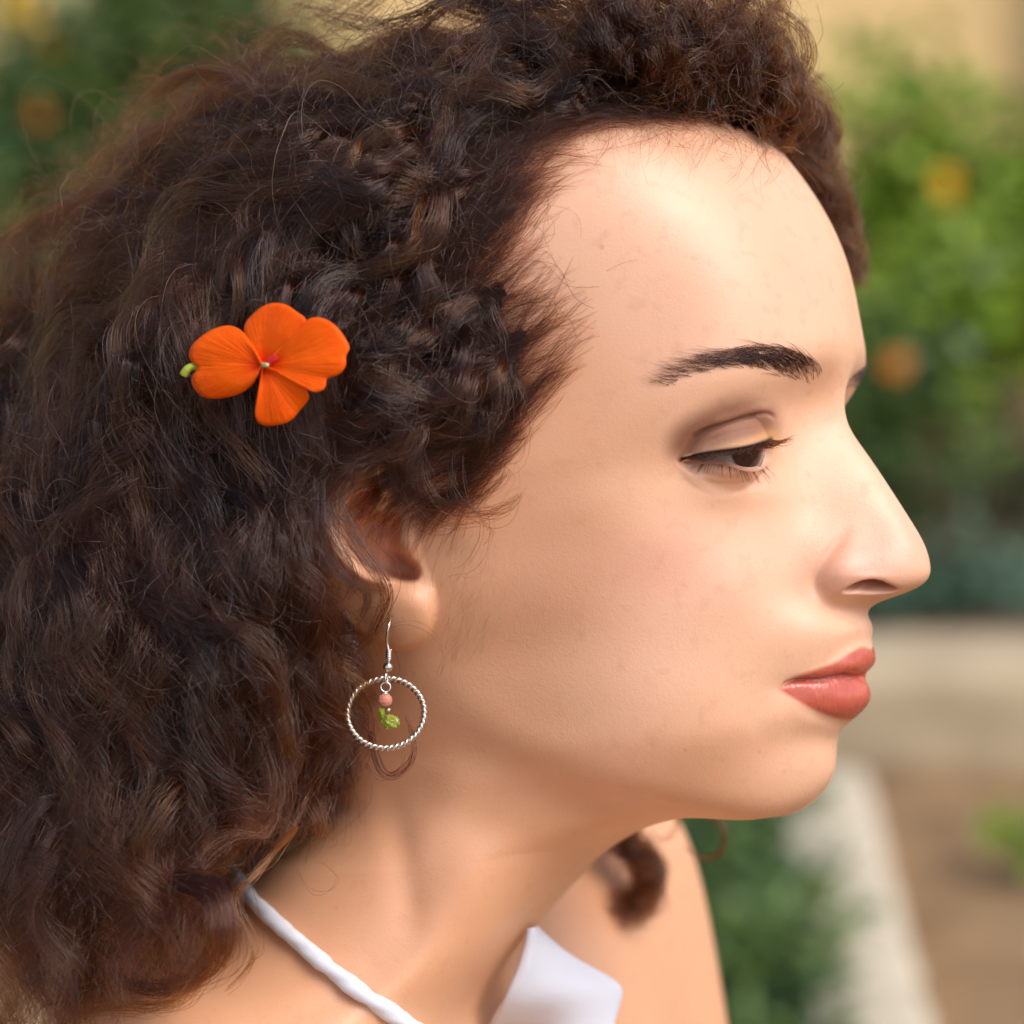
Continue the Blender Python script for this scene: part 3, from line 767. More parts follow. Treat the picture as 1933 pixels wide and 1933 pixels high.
# locks whose course can be read one by one
def lock(pts, ls, nchild, amp, wave, spread, r=6.5e-5, jit=0.35, stray=0.1, grow=0.05):
    P = smooth_poly(pts, 10); Lq = np.interp(np.linspace(0, 1, len(P)), np.linspace(0, 1, len(ls)), ls)
    t = np.linspace(0, len(P)-1.001, K); i0 = t.astype(int); fr = (t-i0)[:, None]
    P = P[i0]*(1-fr)+P[i0+1]*fr; Lq = np.interp(t, np.arange(len(Lq)), Lq)
    Q = np.array([hp(P[i, 0], P[i, 1], Lq[i]) for i in range(K)])[None]
    plen = np.linalg.norm(np.diff(Q[0], axis=0), axis=1).sum()*1e3
    S = curl_strands(Q, np.array([plen]), nchild, np.array([amp]), np.array([wave]), np.array([spread]), jit, stray, 0.5, 0.8, grow)
    collect(S, r, r*0.5)
if not QUICK:
    # main locks of the near side
    SCALP = np.vstack([HAIRLINE, [(700,850),(640,760),(560,800),(520,900),(560,1080),(640,1250),(660,1400),(600,1500),(480,1500),(380,1100),(380,500),(560,150),(900,40),(1250,60),(1480,240),(1560,330)]])
    nl = 520
    rt_ = scalp_points(nl, SCALP, -38)
    hd = -sdist(rt_[:, 0], rt_[:, 1], SCALP)
    ln = rng.uniform(650, 1500, nl)*np.clip(1.15-0.35*(rt_[:, 1] > 900), 0.5, 1.2)
    tr = trace(rt_[:, 0], rt_[:, 1], ln)
    Q, pl = cut_resample(tr, ln, K)
    good = pl > 160; Q, pl, rt_, hd = Q[good], pl[good], rt_[good], hd[good]
    s = rng.beta(1.6, 0.9, len(Q))*np.clip(0.35+hd/160.0, 0, 1)
    Gd = lift(Q, s, samp(LIN, rt_[:, 0], rt_[:, 1])+0.0005, 110.0, pl)
    n = len(Gd)
    main = curl_strands(Gd, pl/6.9, 72, rng.uniform(3.5, 8.5, n), rng.uniform(34, 72, n), rng.uniform(1.4, 4.6, n), 0.07, 0.06, flat=0.40)
    collect(main, 7.0e-5, 3.0e-5)
    # far half of the head, from a share of the same locks
    pick = rng.choice(n, 330, replace=False)
    far = curl_strands(Gd[pick]*MIR, pl[pick]/6.9, 26, rng.uniform(2.5, 6, 330), rng.uniform(24, 42, 330), rng.uniform(3, 6, 330), 0.5, 0.12)
    collect(far, 8.0e-5, 4.0e-5)
    # hanging mass behind the neck and over the shoulder
    nb = 270
    bx = rng.uniform(-250, 535, nb); by = rng.uniform(500, 1250, nb)
    ln = rng.uniform(600, 1100, nb)
    tr = trace(bx, by, ln, 0.2)
    Q, pl = cut_resample(tr, ln, K)
    good = pl > 200; Q, pl = Q[good], pl[good]
    s = rng.beta(2.0, 0.8, len(Q))
    gx = Q[:, 0]
    root_l = np.maximum(samp(LSM, gx[:, 0], gx[:, 1])+0.012, 0.035)
    Gb = lift(Q, s, root_l, 160.0, pl); n = len(Gb)
    collect(curl_strands(Gb, pl/6.9, 70, rng.uniform(4.5, 10.0, n), rng.uniform(34, 70, n), rng.uniform(1.4, 4.6, n), 0.07, 0.06, flat=0.45), 7.0e-5, 3.0e-5)
    # springy locks that rise from the front hair line, on both sides of the parting
    for k in range(120):
        x = rng.uniform(1130, 1500); y0 = np.interp(x, [1130, 1300, 1400, 1470, 1500], [212, 226, 246, 274, 300])-rng.uniform(0, 34)
        l0 = np.interp(x, [1130, 1300, 1400, 1470, 1500], [60, 44, 26, 4, -8])
        hgt = rng.uniform(110, 330); dx = rng.uniform(-190, 30); b = rng.uniform(-25, 45)
        r3 = [float(samp(LIN, np.array([xx]), np.array([yy]))[0]*1e3) if x < 1440 else l0 for xx, yy in ((x, y0), (x+b*0.2-4, y0-22), (x+b*0.6+6, y0-hgt*0.35))]
        lock([(x, y0), (x+b*0.2-4, y0-22), (x+b*0.6+6, y0-hgt*0.35), (x+b+dx*0.3, y0-hgt*0.62), (x+dx*0.7, y0-hgt*0.88), (x+dx, y0-hgt*0.92)], [r3[0]-1, max(r3[1], 0)+1.0, max(r3[2], l0-14)+6, l0+4, l0+2, l0], 34, rng.uniform(2, 5), rng.uniform(24, 42), rng.uniform(1.5, 3.6))
    for k in range(60):                                    # the same beyond the parting
        x = rng.uniform(1380, 1560); y0 = np.interp(x, [1380, 1470, 1560], [170, 230, 300]); l0 = np.interp(x, [1380, 1470, 1560], [-20, -32, -52])
        hgt = rng.uniform(40, 170); dx = rng.uniform(-120, 20)
        lock([(x, y0+20), (x+8, y0-hgt*0.4), (x+dx*0.4, y0-hgt*0.8), (x+dx, y0-hgt)], [l0, l0-4, l0-6, l0-6], 28, rng.uniform(2, 5), rng.uniform(22, 36), rng.uniform(1.5, 3.4))
    # fine hair that starts along the hair line and is swept back
    hl = smooth_poly(HAIRLINE[::3], 6)
    m = 3800
    t_ = rng.uniform(0, 1, m)*(len(hl)-1.001); i0 = t_.astype(int); fr = (t_-i0)[:, None]
    pt = hl[i0]*(1-fr)+hl[i0+1]*fr
    temple = (pt[:, 1:2] > 400)
    pt = pt+rng.normal(0, 1, (m, 2))*np.where(temple, np.where(pt[:, 1:2] > 740, 14, 46), 13)+np.where(temple, np.array([[4.0, 4.0]]), np.array([[-4.0, -8.0]]))
    far_ = (rng.random(m) < 0.42) & (pt[:, 1] > 230) & (pt[:, 0] < 1090) & (pt[:, 1] < 760)
    pt[far_, 0] += np.abs(rng.normal(0, 62, far_.sum()))
    ln = rng.uniform(140, 560, m)*np.where(pt[:, 1] > 780, 0.3, 1.0)
    tr = trace(pt[:, 0], pt[:, 1], ln, 0.16)
    Q, pl = cut_resample(tr, ln, 26, False)
    s = rng.uniform(0.02, 0.35, m)
    rl = samp(LIN, pt[:, 0], pt[:, 1])
    onh = (rl > 0.02) & ((rng.random(m) < 0.5) | (pt[:, 1] < 400))
    Gh = lift(Q[onh], s[onh], rl[onh]+0.0002, 160.0, pl[onh]); n = len(Gh)
    S = curl_strands(Gh, pl[onh]/6.9, 4, rng.uniform(0.4, 2.2, n), rng.uniform(26, 60, n), rng.uniform(0.3, 1.3, n), 0.3, 0.1, 0.5)
    cx_, cy_ = to_px(hc(S))
    bald = ((cx_ > 1060) & (cy_ > 262) & (cy_ < 860) & (sdist(cx_, cy_, HAIRP) > 105)).any(1) | ((cy_ > 740) & (cx_ > 900) & (sdist(cx_, cy_, HAIRP) > 34+40*rng.random((len(S), 1)))).any(1)
    S = S[~bald]
    collect(S, 3.6e-5, 1.8e-5, True)
    pick = rng.choice(n, 1200, replace=False)
    collect(curl_strands(Gh[pick]*MIR, pl[onh][pick]/6.9, 2, rng.uniform(0.4, 2.5, 1200), rng.uniform(22, 50, 1200), rng.uniform(0.3, 1.6, 1200), 0.5, 0.1, 0.2), 5.0e-5, 2.0e-5)
    # short wisps lying on the forehead
    m = 260
    wx = rng.uniform(1010, 1500, m); wy = np.interp(wx, [1010, 1130, 1300, 1400, 1470, 1500], [200, 212, 226, 246, 274, 300])+rng.normal(0, 10, m)
    k_ = 26; t_ = np.linspace(0, 1, k_)[None]
    a0 = np.radians(rng.uniform(20, 170, m)); bd = np.radians(rng.uniform(-150, 150, m)); ln = rng.uniform(40, 130, m)
    aa_ = a0[:, None]+bd[:, None]*t_
    X_ = wx[:, None]+np.cumsum(np.cos(aa_), 1)*ln[:, None]/k_; Y_ = wy[:, None]+np.cumsum(np.sin(aa_), 1)*ln[:, None]/k_
    okw = (samp(ONHEAD.astype(float), X_, Y_) > 0.9).all(1)
    l_ = samp(LIN, X_, Y_)+0.0006+0.002*np.sin(t_*3)
    rx = (X_-HALF)/FPX; ry = -(Y_-HALF)/FPX; dd = (l_+HM[0]*HL[0]+HM[2]*HL[2])/(rx*HL[0]+HL[2])
    Gw = np.stack([(rx*dd-HM[0])*HF[0]+(dd-HM[2])*HF[2], ry*dd, l_], -1)[okw]
    collect(Gw, 3.0e-5, 1.5e-5, True)
    # single hairs standing off the mass
    nf = 2600
    fx = rng.uniform(-100, 1480, nf); fy = rng.uniform(-60, 1900, nf)
    inz = sdist(fx, fy, ZONE) < 14
    fx, fy = fx[inz], fy[inz]; nf = len(fx)
    ln = rng.uniform(120, 620, nf)
    tr = trace(fx, fy, ln, 0.9)
    Q, pl = cut_resample(tr, ln, 34, False)
    sdz = sdist(Q[..., 0], Q[..., 1], ZONE).max(1)
    keep = (sdz < 30); Q, pl = Q[keep], pl[keep]
    s = rng.uniform(0.85, 1.12, len(Q))
    rl = idw(L_OUT, Q[:, 0, 0], Q[:, 0, 1])[:, 0]*1e-3*0.93
    Gf = lift(Q, s, rl, 60.0, pl); n = len(Gf)
    collect(curl_strands(Gf, pl/6.9, 1, rng.uniform(2, 7, n), rng.uniform(16, 45, n), rng.uniform(0.2, 1.5, n), 1.0, 0.4, 0.2), 4.5e-5, 2.5e-5)
    # loose ends round the outline, near, middle and far
    ed = ZONE[(ZONE[:, 0] > -150) & (ZONE[:, 1] < 560) & (ZONE[:, 0] < 1500)]
    no = 900
    e = ed[rng.integers(0, len(ed), no)]+rng.normal(0, 26, (no, 2))
    ln = rng.uniform(120, 420, no); tr = trace(e[:, 0], e[:, 1], ln, 1.0)
    Q, pl = cut_resample(tr, ln, 34, False)
    sdz = sdist(Q[..., 0], Q[..., 1], ZONE).max(1); kk = sdz < 110
    Q, pl = Q[kk], pl[kk]; n = len(Q)
    lv = rng.uniform(-0.09, 0.06, n)
    Go = lift(Q, np.zeros(n), lv, 1e6, pl); Go[..., 2] = lv[:, None]
    rx = (Q[..., 0]-HALF)/FPX; ry = -(Q[..., 1]-HALF)/FPX
    dd = (lv[:, None]+HM[0]*HL[0]+HM[2]*HL[2])/(rx*HL[0]+HL[2])
    Go = np.stack([(rx*dd-HM[0])*HF[0]+(dd-HM[2])*HF[2], ry*dd, np.broadcast_to(lv[:, None], rx.shape)], -1)
    collect(curl_strands(Go, pl/6.9, 2, rng.uniform(3, 9, n), rng.uniform(16, 40, n), rng.uniform(0.5, 3, n), 0.6, 0.3, 0.2), 4.5e-5, 2.5e-5)

if not QUICK:
    lock([(735,850),(680,872),(640,905),(628,955),(660,1008),(705,1062),(735,1112),(722,1165),(690,1212),(655,1235)], [84,90,92,92,91,90,88,86,84], 46, 1.0, 60, 3.4, 6.0e-5, 0.6, 0.25)
    lock([(700,860),(650,890),(615,930),(618,985),(650,1040),(668,1090),(640,1135)], [86,92,94,94,93,92,90], 34, 1.2, 40, 2.8, 6e-5, 0.6, 0.25)
    lock([(640,840),(575,880),(556,930),(575,990),(604,1040),(612,1095),(590,1150)], [88,95,97,97,96,95,94], 90, 1.0, 50, 3.2)
    lock([(660,820),(600,860),(590,930),(600,1000),(640,1070),(690,1120),(660,1180)], [86,94,96,96,94,91,88], 40, 1.4, 45, 3.0)
    for (a, nn) in (([(760,835),(745,900),(800,945),(880,955),(945,915),(965,870)], 26), ([(800,830),(800,905),(850,960),(920,965),(985,930)], 18), ([(850,850),(850,930),(905,975),(960,960),(990,915)], 14),
                    ([(720,850),(760,930),(830,985),(900,985),(955,960)], 10), ([(740,880),(790,990),(850,1010),(880,985)], 5), ([(880,860),(900,950),(940,1000),(900,1040)], 4), ([(900,940),(915,1010),(880,1070),(850,1075)], 4)):
        lock(a, [76,76,75,74,73], nn, 0.8, 60, 2.2, 5e-5, 0.5, 0.3)
    for a in ([(700,1200),(760,1180),(820,1200),(838,1250),(815,1290),(770,1300)], [(690,1440),(720,1470),(755,1450),(760,1415)], [(560,1640),(600,1690),(640,1660),(620,1630),(590,1625)], [(470,1620),(480,1700),(500,1780),(470,1830)]):
        lock(a, [90,88,86,86], 2, 0.5, 60, 0.6, 4e-5)
    lock([(700,1380),(730,1460),(770,1440),(778,1390),(760,1340)], [72,70,68,66,66], 14, 0.4, 60, 1.6)
    # wisps below the nape, over the strap
    lock([(560,1560),(520,1610),(470,1660),(440,1690),(470,1760),(485,1800),(470,1830),(420,1870)], [90,100,108,110,110,110,110], 22, 0.8, 40, 2.0)
    lock([(330,1660),(400,1690),(425,1750),(415,1810),(360,1850),(280,1860),(200,1830)], [116,120,122,122,122,120,116], 130, 1.2, 60, 5.0)
    lock([(300,1740),(380,1770),(400,1810),(350,1870),(250,1900),(120,1935)], [118,120,120,120,118,112], 70, 1.5, 50, 4.0)
    # far side: hair beside the forehead, curls behind the neck, top right tufts
    for k in range(40):
        j = np.array((rng.uniform(-60, 14), rng.normal(0, 14))); dl = rng.uniform(-14, 10)
        lock([(1380+j[0],150+j[1]),(1470+j[0],190+j[1]),(1545+j[0]*0.8,290+j[1]),(1588+j[0]*0.7,390+j[1]),(1608+j[0]*0.6,470+j[1]),(1622+j[0]*0.5,540+j[1])], [-30,-36+dl*.6,-44+dl*.6,-49+dl*.6,-52+dl*.6,-54+dl*.6], 26, rng.uniform(1.5, 4), rng.uniform(20, 34), 3.0)
    for a in ([(1480,170),(1530,195),(1545,225),(1535,265),(1500,290)], [(1440,130),(1500,160),(1540,200),(1548,240)], [(1400,110),(1440,60),(1462,10),(1468,-40)], [(1425,120),(1460,70),(1470,0),(1455,-60)], [(1370,120),(1400,40),(1395,-40),(1350,-110)], [(1320,120),(1370,30),(1380,-60)]):
        lock(a, [0,-8,-14,-16,-16], 40, 1.5, 30, 3.0)
    for k in range(13):
        j = rng.normal(0, 15, 2); dl = rng.uniform(-12, 12)
        lock([(1150+j[0],1440+j[1]*.3),(1165+j[0],1560+j[1]*.4),(1205+j[0]*.7,1620+j[1]*.5),(1225+j[0]*.4,1680+j[1]*.3),(1190+j[0]*.4,1715+j[1]*.3),(1140+j[0]*.5,1700+j[1]*.4)], [-86+dl,-92+dl,-96+dl,-98+dl,-98+dl,-96+dl], 34, 4.0, 24, 2.2)
    lock([(1240,1500),(1330,1530),(1366,1560),(1356,1605),(1320,1618),(1288,1600)], [-80,-88,-90,-90,-90,-90], 24, 0.8, 40, 1.6)
    lock([(1220,1500),(1275,1545),(1255,1580),(1225,1560)], [-80,-86,-88,-88], 10, 0.8, 40, 1.6)
    hk = max(s_.shape[1] for s_ in STR)
    def rs(S, K2):
        if S.shape[1] == K2: return S
        t = np.linspace(0, S.shape[1]-1.0001, K2); i0 = t.astype(int); fr = (t-i0)
        fr = fr[None, :, None] if S.ndim == 3 else fr[None]
        return S[:, i0]*(1-fr)+S[:, i0+1]*fr
    ALL = np.concatenate([rs(s_, K) for s_ in STR]); RR = np.concatenate([rs(np.array(r_), K) for r_ in RAD])
    print('strands', ALL.shape)
    hair_obj('hair', h2w(ALL), RR, M_HAIR, person, np.concatenate(TON))

# ------------------------------------------------------------------ brows and lashes
def on_skin(x, y, off):
    """head coordinates on the near skin at pixels (x,y), raised by off metres"""
    l = samp(LIN, x, y)+off
    rx, ry = (x-HALF)/FPX, -(y-HALF)/FPX
    d = (l+HM[0]*HL[0]+HM[2]*HL[2])/(rx*HL[0]+HL[2])
    return np.stack([(rx*d-HM[0])*HF[0]+(d-HM[2])*HF[2], ry*d, l], -1)
BROW = smooth_poly([(1210,742),(1245,719),(1274,699),(1317,674),(1354,663),(1408,654),(1462,652),(1498,662),(1527,680),(1549,699),(1551,710),(1540,723),(1513,727),(1484,716),(1455,704),(1426,696),(1390,696),(1353,702),(1317,710),(1281,728),(1245,736)], 4, closed=True)
BROWMID = smooth_poly([(1215,741),(1280,712),(1350,683),(1430,674),(1500,690),(1545,708)])
def brow_strands(n):
    x = rng.uniform(1200, 1556, n*8); y = rng.uniform(640, 750, n*8)
    sd = sdist(x, y, BROW); ok = (sd < -2+7*rng.random(len(x))**2) & (rng.random(len(x)) < np.clip(0.02+(x-1225)/230, 0.02, 1))
    x, y = x[ok][:n], y[ok][:n]; n = len(x)
    ang = np.interp(x, [1210, 1300, 1400, 1470, 1520, 1550], [163, 168, 172, 150, 118, 96])
    dm, tm = seg_dist(x, y, BROWMID)
    ym = np.interp(x, BROWMID[:, 0], BROWMID[:, 1])
    ang = ang-np.clip((y-ym)/16, -1, 1)*np.interp(x, [1210, 1450, 1550], [4, 16, 12])+rng.normal(0, 9, n)
    bend = np.interp(x, [1210, 1400, 1550], [8, 20, 60])+rng.normal(0, 12, n)
    ln = np.interp(x, [1210, 1300, 1550], [44, 56, 46])*rng.uniform(0.6, 1.15, n)
    k = 9; t = np.linspace(0, 1, k)
    a = np.radians(ang[:, None]+bend[:, None]*t[None])
    dx = np.cos(a)*ln[:, None]/(k-1); dy = -np.sin(a)*ln[:, None]/(k-1)
    X = x[:, None]+np.cumsum(dx, 1)-dx; Y = y[:, None]+np.cumsum(dy, 1)-dy
    lift_ = (0.00015+0.0008*np.sin(t*2.2))[None]*rng.uniform(0.4, 1.2, (n, 1))
    return on_skin(X, Y, lift_)
BS = brow_strands(760)
hair_obj('eyebrow', h2w(BS), rad(len(BS), BS.shape[1], 5.2e-5, 1.6e-5), M_BROW, person)
hair_obj('eyebrow', h2w(BS*MIR), rad(len(BS), BS.shape[1], 5.2e-5, 1.6e-5), M_BROW, person)

# faint down in front of the ear and along the jaw
m = 330
fx = rng.normal(880, 34, m); fy = rng.uniform(990, 1230, m)
ok_ = (fx > 825+0.10*(fy-1000)) & (fx < 1090); fx, fy = fx[ok_], fy[ok_]
ln = rng.uniform(22, 60, len(fx)); an = np.radians(rng.normal(112, 14, len(fx))); bd = np.radians(rng.normal(0, 25, len(fx)))
tq_ = np.linspace(0, 1, 8)[None]; aq = an[:, None]+bd[:, None]*tq_
FZ = on_skin(fx[:, None]+np.cumsum(np.cos(aq), 1)*ln[:, None]/8, fy[:, None]+np.cumsum(np.sin(aq), 1)*ln[:, None]/8, 0.0002+0.0004*tq_)
hair_obj('sideburn_down', h2w(FZ), rad(len(FZ), 8, 0.8e-5, 0.4e-5), M_BROW, person)
def ball_front(x, y, r):
    u = np.stack([(x-HALF)/FPX, -(y-HALF)/FPX, np.ones_like(x)], -1); u /= np.linalg.norm(u, axis=-1, keepdims=True)
    ec = hc(EYE); tca = u @ ec; rho2 = ec @ ec-tca**2
    return c2h(u*(tca-np.sqrt(np.clip(r*r-rho2, 0, None)))[..., None])
def lashes(marg, n, length, down, up, clump, off=0.0):
    P = smooth_poly(marg); L = np.r_[0, np.cumsum(np.hypot(*np.diff(P, axis=0).T))]; L /= L[-1]
    t = np.sort(rng.uniform(0, 1, n))
    x = np.interp(t, L, P[:, 0]); y = np.interp(t, L, P[:, 1])+off
    x = np.minimum(x, 1361+0.0129/0.735*FPX*0.985)
    R0 = ball_front(x, y, 0.0129)
    rd = R0-EYE; rd /= np.linalg.norm(rd, axis=1, keepdims=True)
    ln = length*rng.uniform(0.65, 1.1, n)*np.interp(t, [0, 0.25, 0.8, 1], [0.6, 0.95, 1.0, 0.9])
    lean = rng.normal(0, 0.10, (n, 3)); lean[:, 0] -= 0.05
    k = 10; s = np.linspace(0, 1, k)[None, :, None]
    dirv = rd+np.array((0, -down, 0))+lean; dirv /= np.linalg.norm(dirv, axis=1, keepdims=True)
    S = R0[:, None]+ln[:, None, None]*(s*dirv[:, None]+s**2*np.array((0, up, 0)))
    if clump:                                              # tips meet in small groups
        g = np.arange(n)//clump
        for q in np.unique(g):
            m = g == q; tip = S[m, -1].mean(0)
            S[m] += (np.linspace(0, 1, k)[None, :, None]**2)*0.55*(tip-S[m, -1])[:, None]
    return S
LA = np.concatenate([lashes(UMARG[1:], 300, 0.0092, 0.65, 0.50, 5), lashes(LMARG[3:-1][::-1], 70, 0.0052, 0.6, 0.0, 2, 1.0)])
LRAD = rad(len(LA), 10, 8.0e-5, 2.0e-5)*np.where(np.arange(len(LA)) < 300, 1.0, 0.6)[:, None]
hair_obj('eyelashes', h2w(LA), LRAD, M_BROW, person)
hair_obj('eyelashes', h2w(LA*MIR), LRAD, M_BROW, person)

# ------------------------------------------------------------------ small-object helpers
def tube(P, r, seg=10, closed=False, cap=True):
    """tube along world points P (n,3); r scalar or (n,)"""
    P = np.asarray(P, float); n = len(P); r = np.broadcast_to(r, (n,))
    if closed: T = np.roll(P, -1, 0)-np.roll(P, 1, 0)
    else: T = np.gradient(P, axis=0)
    T /= np.linalg.norm(T, axis=1, keepdims=True)+1e-12
    a = np.cross(T[0], (0.3, 0.2, 0.9)); a /= np.linalg.norm(a)
    V = []
    for i in range(n):
        a = a-T[i]*(a @ T[i]); a /= np.linalg.norm(a); b = np.cross(T[i], a)
        for k in range(seg):
            q = 2*math.pi*k/seg
            V.append(P[i]+r[i]*(math.cos(q)*a+math.sin(q)*b))
    m = n if closed else n-1
    Fq = [[i*seg+k, i*seg+(k+1) % seg, ((i+1) % n)*seg+(k+1) % seg, ((i+1) % n)*seg+k] for i in range(m) for k in range(seg)]
    if cap and not closed:
        Fq.append(list(range(seg))[::-1]); Fq.append(list(range((n-1)*seg, n*seg)))
    return V, Fq
def join(parts):
    V, Fq = [], []
    for v, f in parts:
        o = len(V); V += list(v); Fq += [[i+o for i in q] for q in f]
    return V, Fq
def ico(center, r, sub=2, scale=(1, 1, 1), rough=0.0, seed=0):
    import bmesh
    bm = bmesh.new(); bmesh.ops.create_icosphere(bm, subdivisions=sub, radius=1.0)
    rg = np.random.default_rng(seed); V = []
    dirs = rg.normal(0, 1, (9, 3)); dirs /= np.linalg.norm(dirs, axis=1, keepdims=True); cut = rg.uniform(0.62, 0.95, 9)
    for v in bm.verts:
        p = np.array(v.co)
        if rough:
            for dd, cc in zip(dirs, cut):                  # broken facets
                e = p @ dd
                if e > cc: p = p-dd*(e-cc)
            p = p*(1+rg.normal(0, rough*0.12))
        V.append(np.asarray(center)+p*np.array(scale)*r)
    Fq = [[v.index for v in f.verts] for f in bm.faces]; bm.free()
    return V, Fq
def part(name, geo, mat, parent, smooth=True, org=None, **kw):
    V, Fq = geo
    V = np.asarray(V)-(np.asarray(org) if org is not None else 0)
    return add_obj(name, mesh_from(name, V, Fq, mat, smooth), parent, **kw)
def hw(px, py, l):                                          # world point at (px,py) with lateral offset l (mm)
    return cam2world(hc(np.array(hp(px, py, l))))

def metal(name, colr, rough):
    m, nt, b = new_mat(name)
    tc = N(nt, 'ShaderNodeTexCoord'); nz = N(nt, 'ShaderNodeTexNoise', Scale=700.0, Detail=3.0); nt.links.new(tc.outputs['Object'], nz.inputs['Vector'])
    c = mixc(nt, mathn(nt, 'MULTIPLY', nz.outputs['Fac'], 0.5), colr, tuple(0.45*v for v in colr))
    nt.links.new(c, b.inputs['Base Color']); b.inputs['Metallic'].default_value = 1.0
    r = N(nt, 'ShaderNodeMapRange'); r.inputs[3].default_value = rough*0.7; r.inputs[4].default_value = rough*1.4; nt.links.new(nz.outputs['Fac'], r.inputs[0])
    nt.links.new(r.outputs[0], b.inputs['Roughness'])
    return m
M_SILVER = metal('silver', (0.86, 0.80, 0.74), 0.18)
M_OLDSILVER = metal('antique_silver', (0.80, 0.70, 0.60), 0.28)
def stone_mat(name, c1, c2, trans=0.3):
    m, nt, b = new_mat(name)
    tc = N(nt, 'ShaderNodeTexCoord'); nz = N(nt, 'ShaderNodeTexNoise', Scale=900.0, Detail=4.0); nt.links.new(tc.outputs['Object'], nz.inputs['Vector'])
    nt.links.new(mixc(nt, nz.outputs['Fac'], c1, c2), b.inputs['Base Color'])
    b.inputs['Roughness'].default_value = 0.15; b.inputs['Transmission Weight'].default_value = trans
    b.inputs['Subsurface Weight'].default_value = 0.3; b.inputs['Subsurface Scale'].default_value = 0.001
    return m
M_PINK = stone_mat('pink_stone', (0.75, 0.30, 0.20), (0.55, 0.20, 0.13), 0.15)
M_PERIDOT = stone_mat('green_stone', (0.62, 0.62, 0.08), (0.35, 0.42, 0.05), 0.45)

# ------------------------------------------------------------------ earring
LE = float(samp(LIN, np.array([738.0]), np.array([1166.0]))[0]*1e3)
print('lobe l', LE)
EORG = hw(735, 1166, LE+0.5)
earring = add_obj('earring', None, label='silver twisted hoop earring with pink and green beads hanging from the ear lobe', category='earring')
earring.location = Vector(EORG)
LH = LE+2.5
wire = smooth_poly(np.array([hw(742,1150,LE-4), hw(741,1158,LE-1.2), hw(738,1166,LE+0.9), hw(734,1180,LH+0.6), hw(731,1200,LH+0.7), hw(731,1216,LH+0.3), hw(734,1230,LH), hw(734,1250,LH)]), 8)
part('ear_wire', tube(wire, 0.00040, 10), M_SILVER, earring, org=EORG)
t = np.linspace(0, 1, 90)
ax0, ax1 = hw(734,1227,LH), hw(734,1246,LH)
up_ = AU; sd_ = AX; dp_ = AD
coil = ax0[None]+(ax1-ax0)[None]*t[:, None]+0.00062*(np.cos(t*6.28*5.5)[:, None]*sd_+np.sin(t*6.28*5.5)[:, None]*dp_)
part('wire_coil', tube(coil, 0.00026, 8), M_SILVER, earring, org=EORG)
part('ball_bead', ico(hw(732.5,1259,LH), 0.00138, 3), M_SILVER, earring, org=EORG)
q = np.linspace(0, 6.283, 40, endpoint=False)
cl = hw(729.5,1280,LH)
part('jump_ring', tube(cl[None]+0.0014*np.sin(q)[:, None]*up_+0.0009*np.cos(q)[:, None]*(0.25*sd_+0.97*dp_), 0.00030, 8, True), M_SILVER, earring, org=EORG)
hcn = hw(728, 1346, LH)
sc_ = (LH*1e-3, )
mmpx = 0.745/FPX
tiltv = math.cos(math.radians(29.5))*up_+math.sin(math.radians(29.5))*dp_
ropes = []
q = np.linspace(0, 2*math.pi, 880, endpoint=False)
for k in range(2):
    w = 21*q+math.pi*k
    rad_ = sd_[None]*np.cos(q)[:, None]+tiltv[None]*np.sin(q)[:, None]
    nv = np.cross(sd_, tiltv)
    ropes.append(tube(hcn+rad_*(72.5*mmpx+0.00042*np.cos(w))[:, None]+nv*(0.00042*np.sin(w))[:, None], 0.00047, 7, True))
part('hoop', join(ropes), M_OLDSILVER, earring, org=EORG)
q = np.linspace(0, 6.283, 40, endpoint=False)
cl = hw(728,1297,LH+0.4)
part('eye_loop', tube(cl[None]+0.00128*np.sin(q)[:, None]*up_+0.00128*np.cos(q)[:, None]*sd_, 0.00026, 8, True), M_SILVER, earring, org=EORG)
c0_, c1_ = hw(726,1304,LH+0.4), hw(727,1311,LH+0.4)
t = np.linspace(0, 1, 50)
part('wire_wrap', tube(c0_[None]+(c1_-c0_)[None]*t[:, None]+0.00075*(np.cos(t*6.28*2.5)[:, None]*sd_+np.sin(t*6.28*2.5)[:, None]*dp_), 0.00026, 8), M_OLDSILVER, earring, org=EORG)
part('pink_bead', ico(hw(727,1322,LH+0.4), 0.00205, 2, (1, 0.95, 1.0)), M_PINK, earring, smooth=False, org=EORG)
part('spacer_bead', ico(hw(733,1340,LH+0.4), 0.0007, 2, (1.1, 1.1, 0.9)), M_OLDSILVER, earring, org=EORG)
part('green_stone', ico(hw(721,1350,LH+0.2), 0.0021, 3, (0.62, 0.6, 1.15), 0.6, 3), M_PERIDOT, earring, smooth=False, org=EORG)
part('green_stone', ico(hw(737,1362,LH+0.6), 0.0026, 3, (1.0, 0.7, 0.85), 0.6, 8), M_PERIDOT, earring, smooth=False, org=EORG)

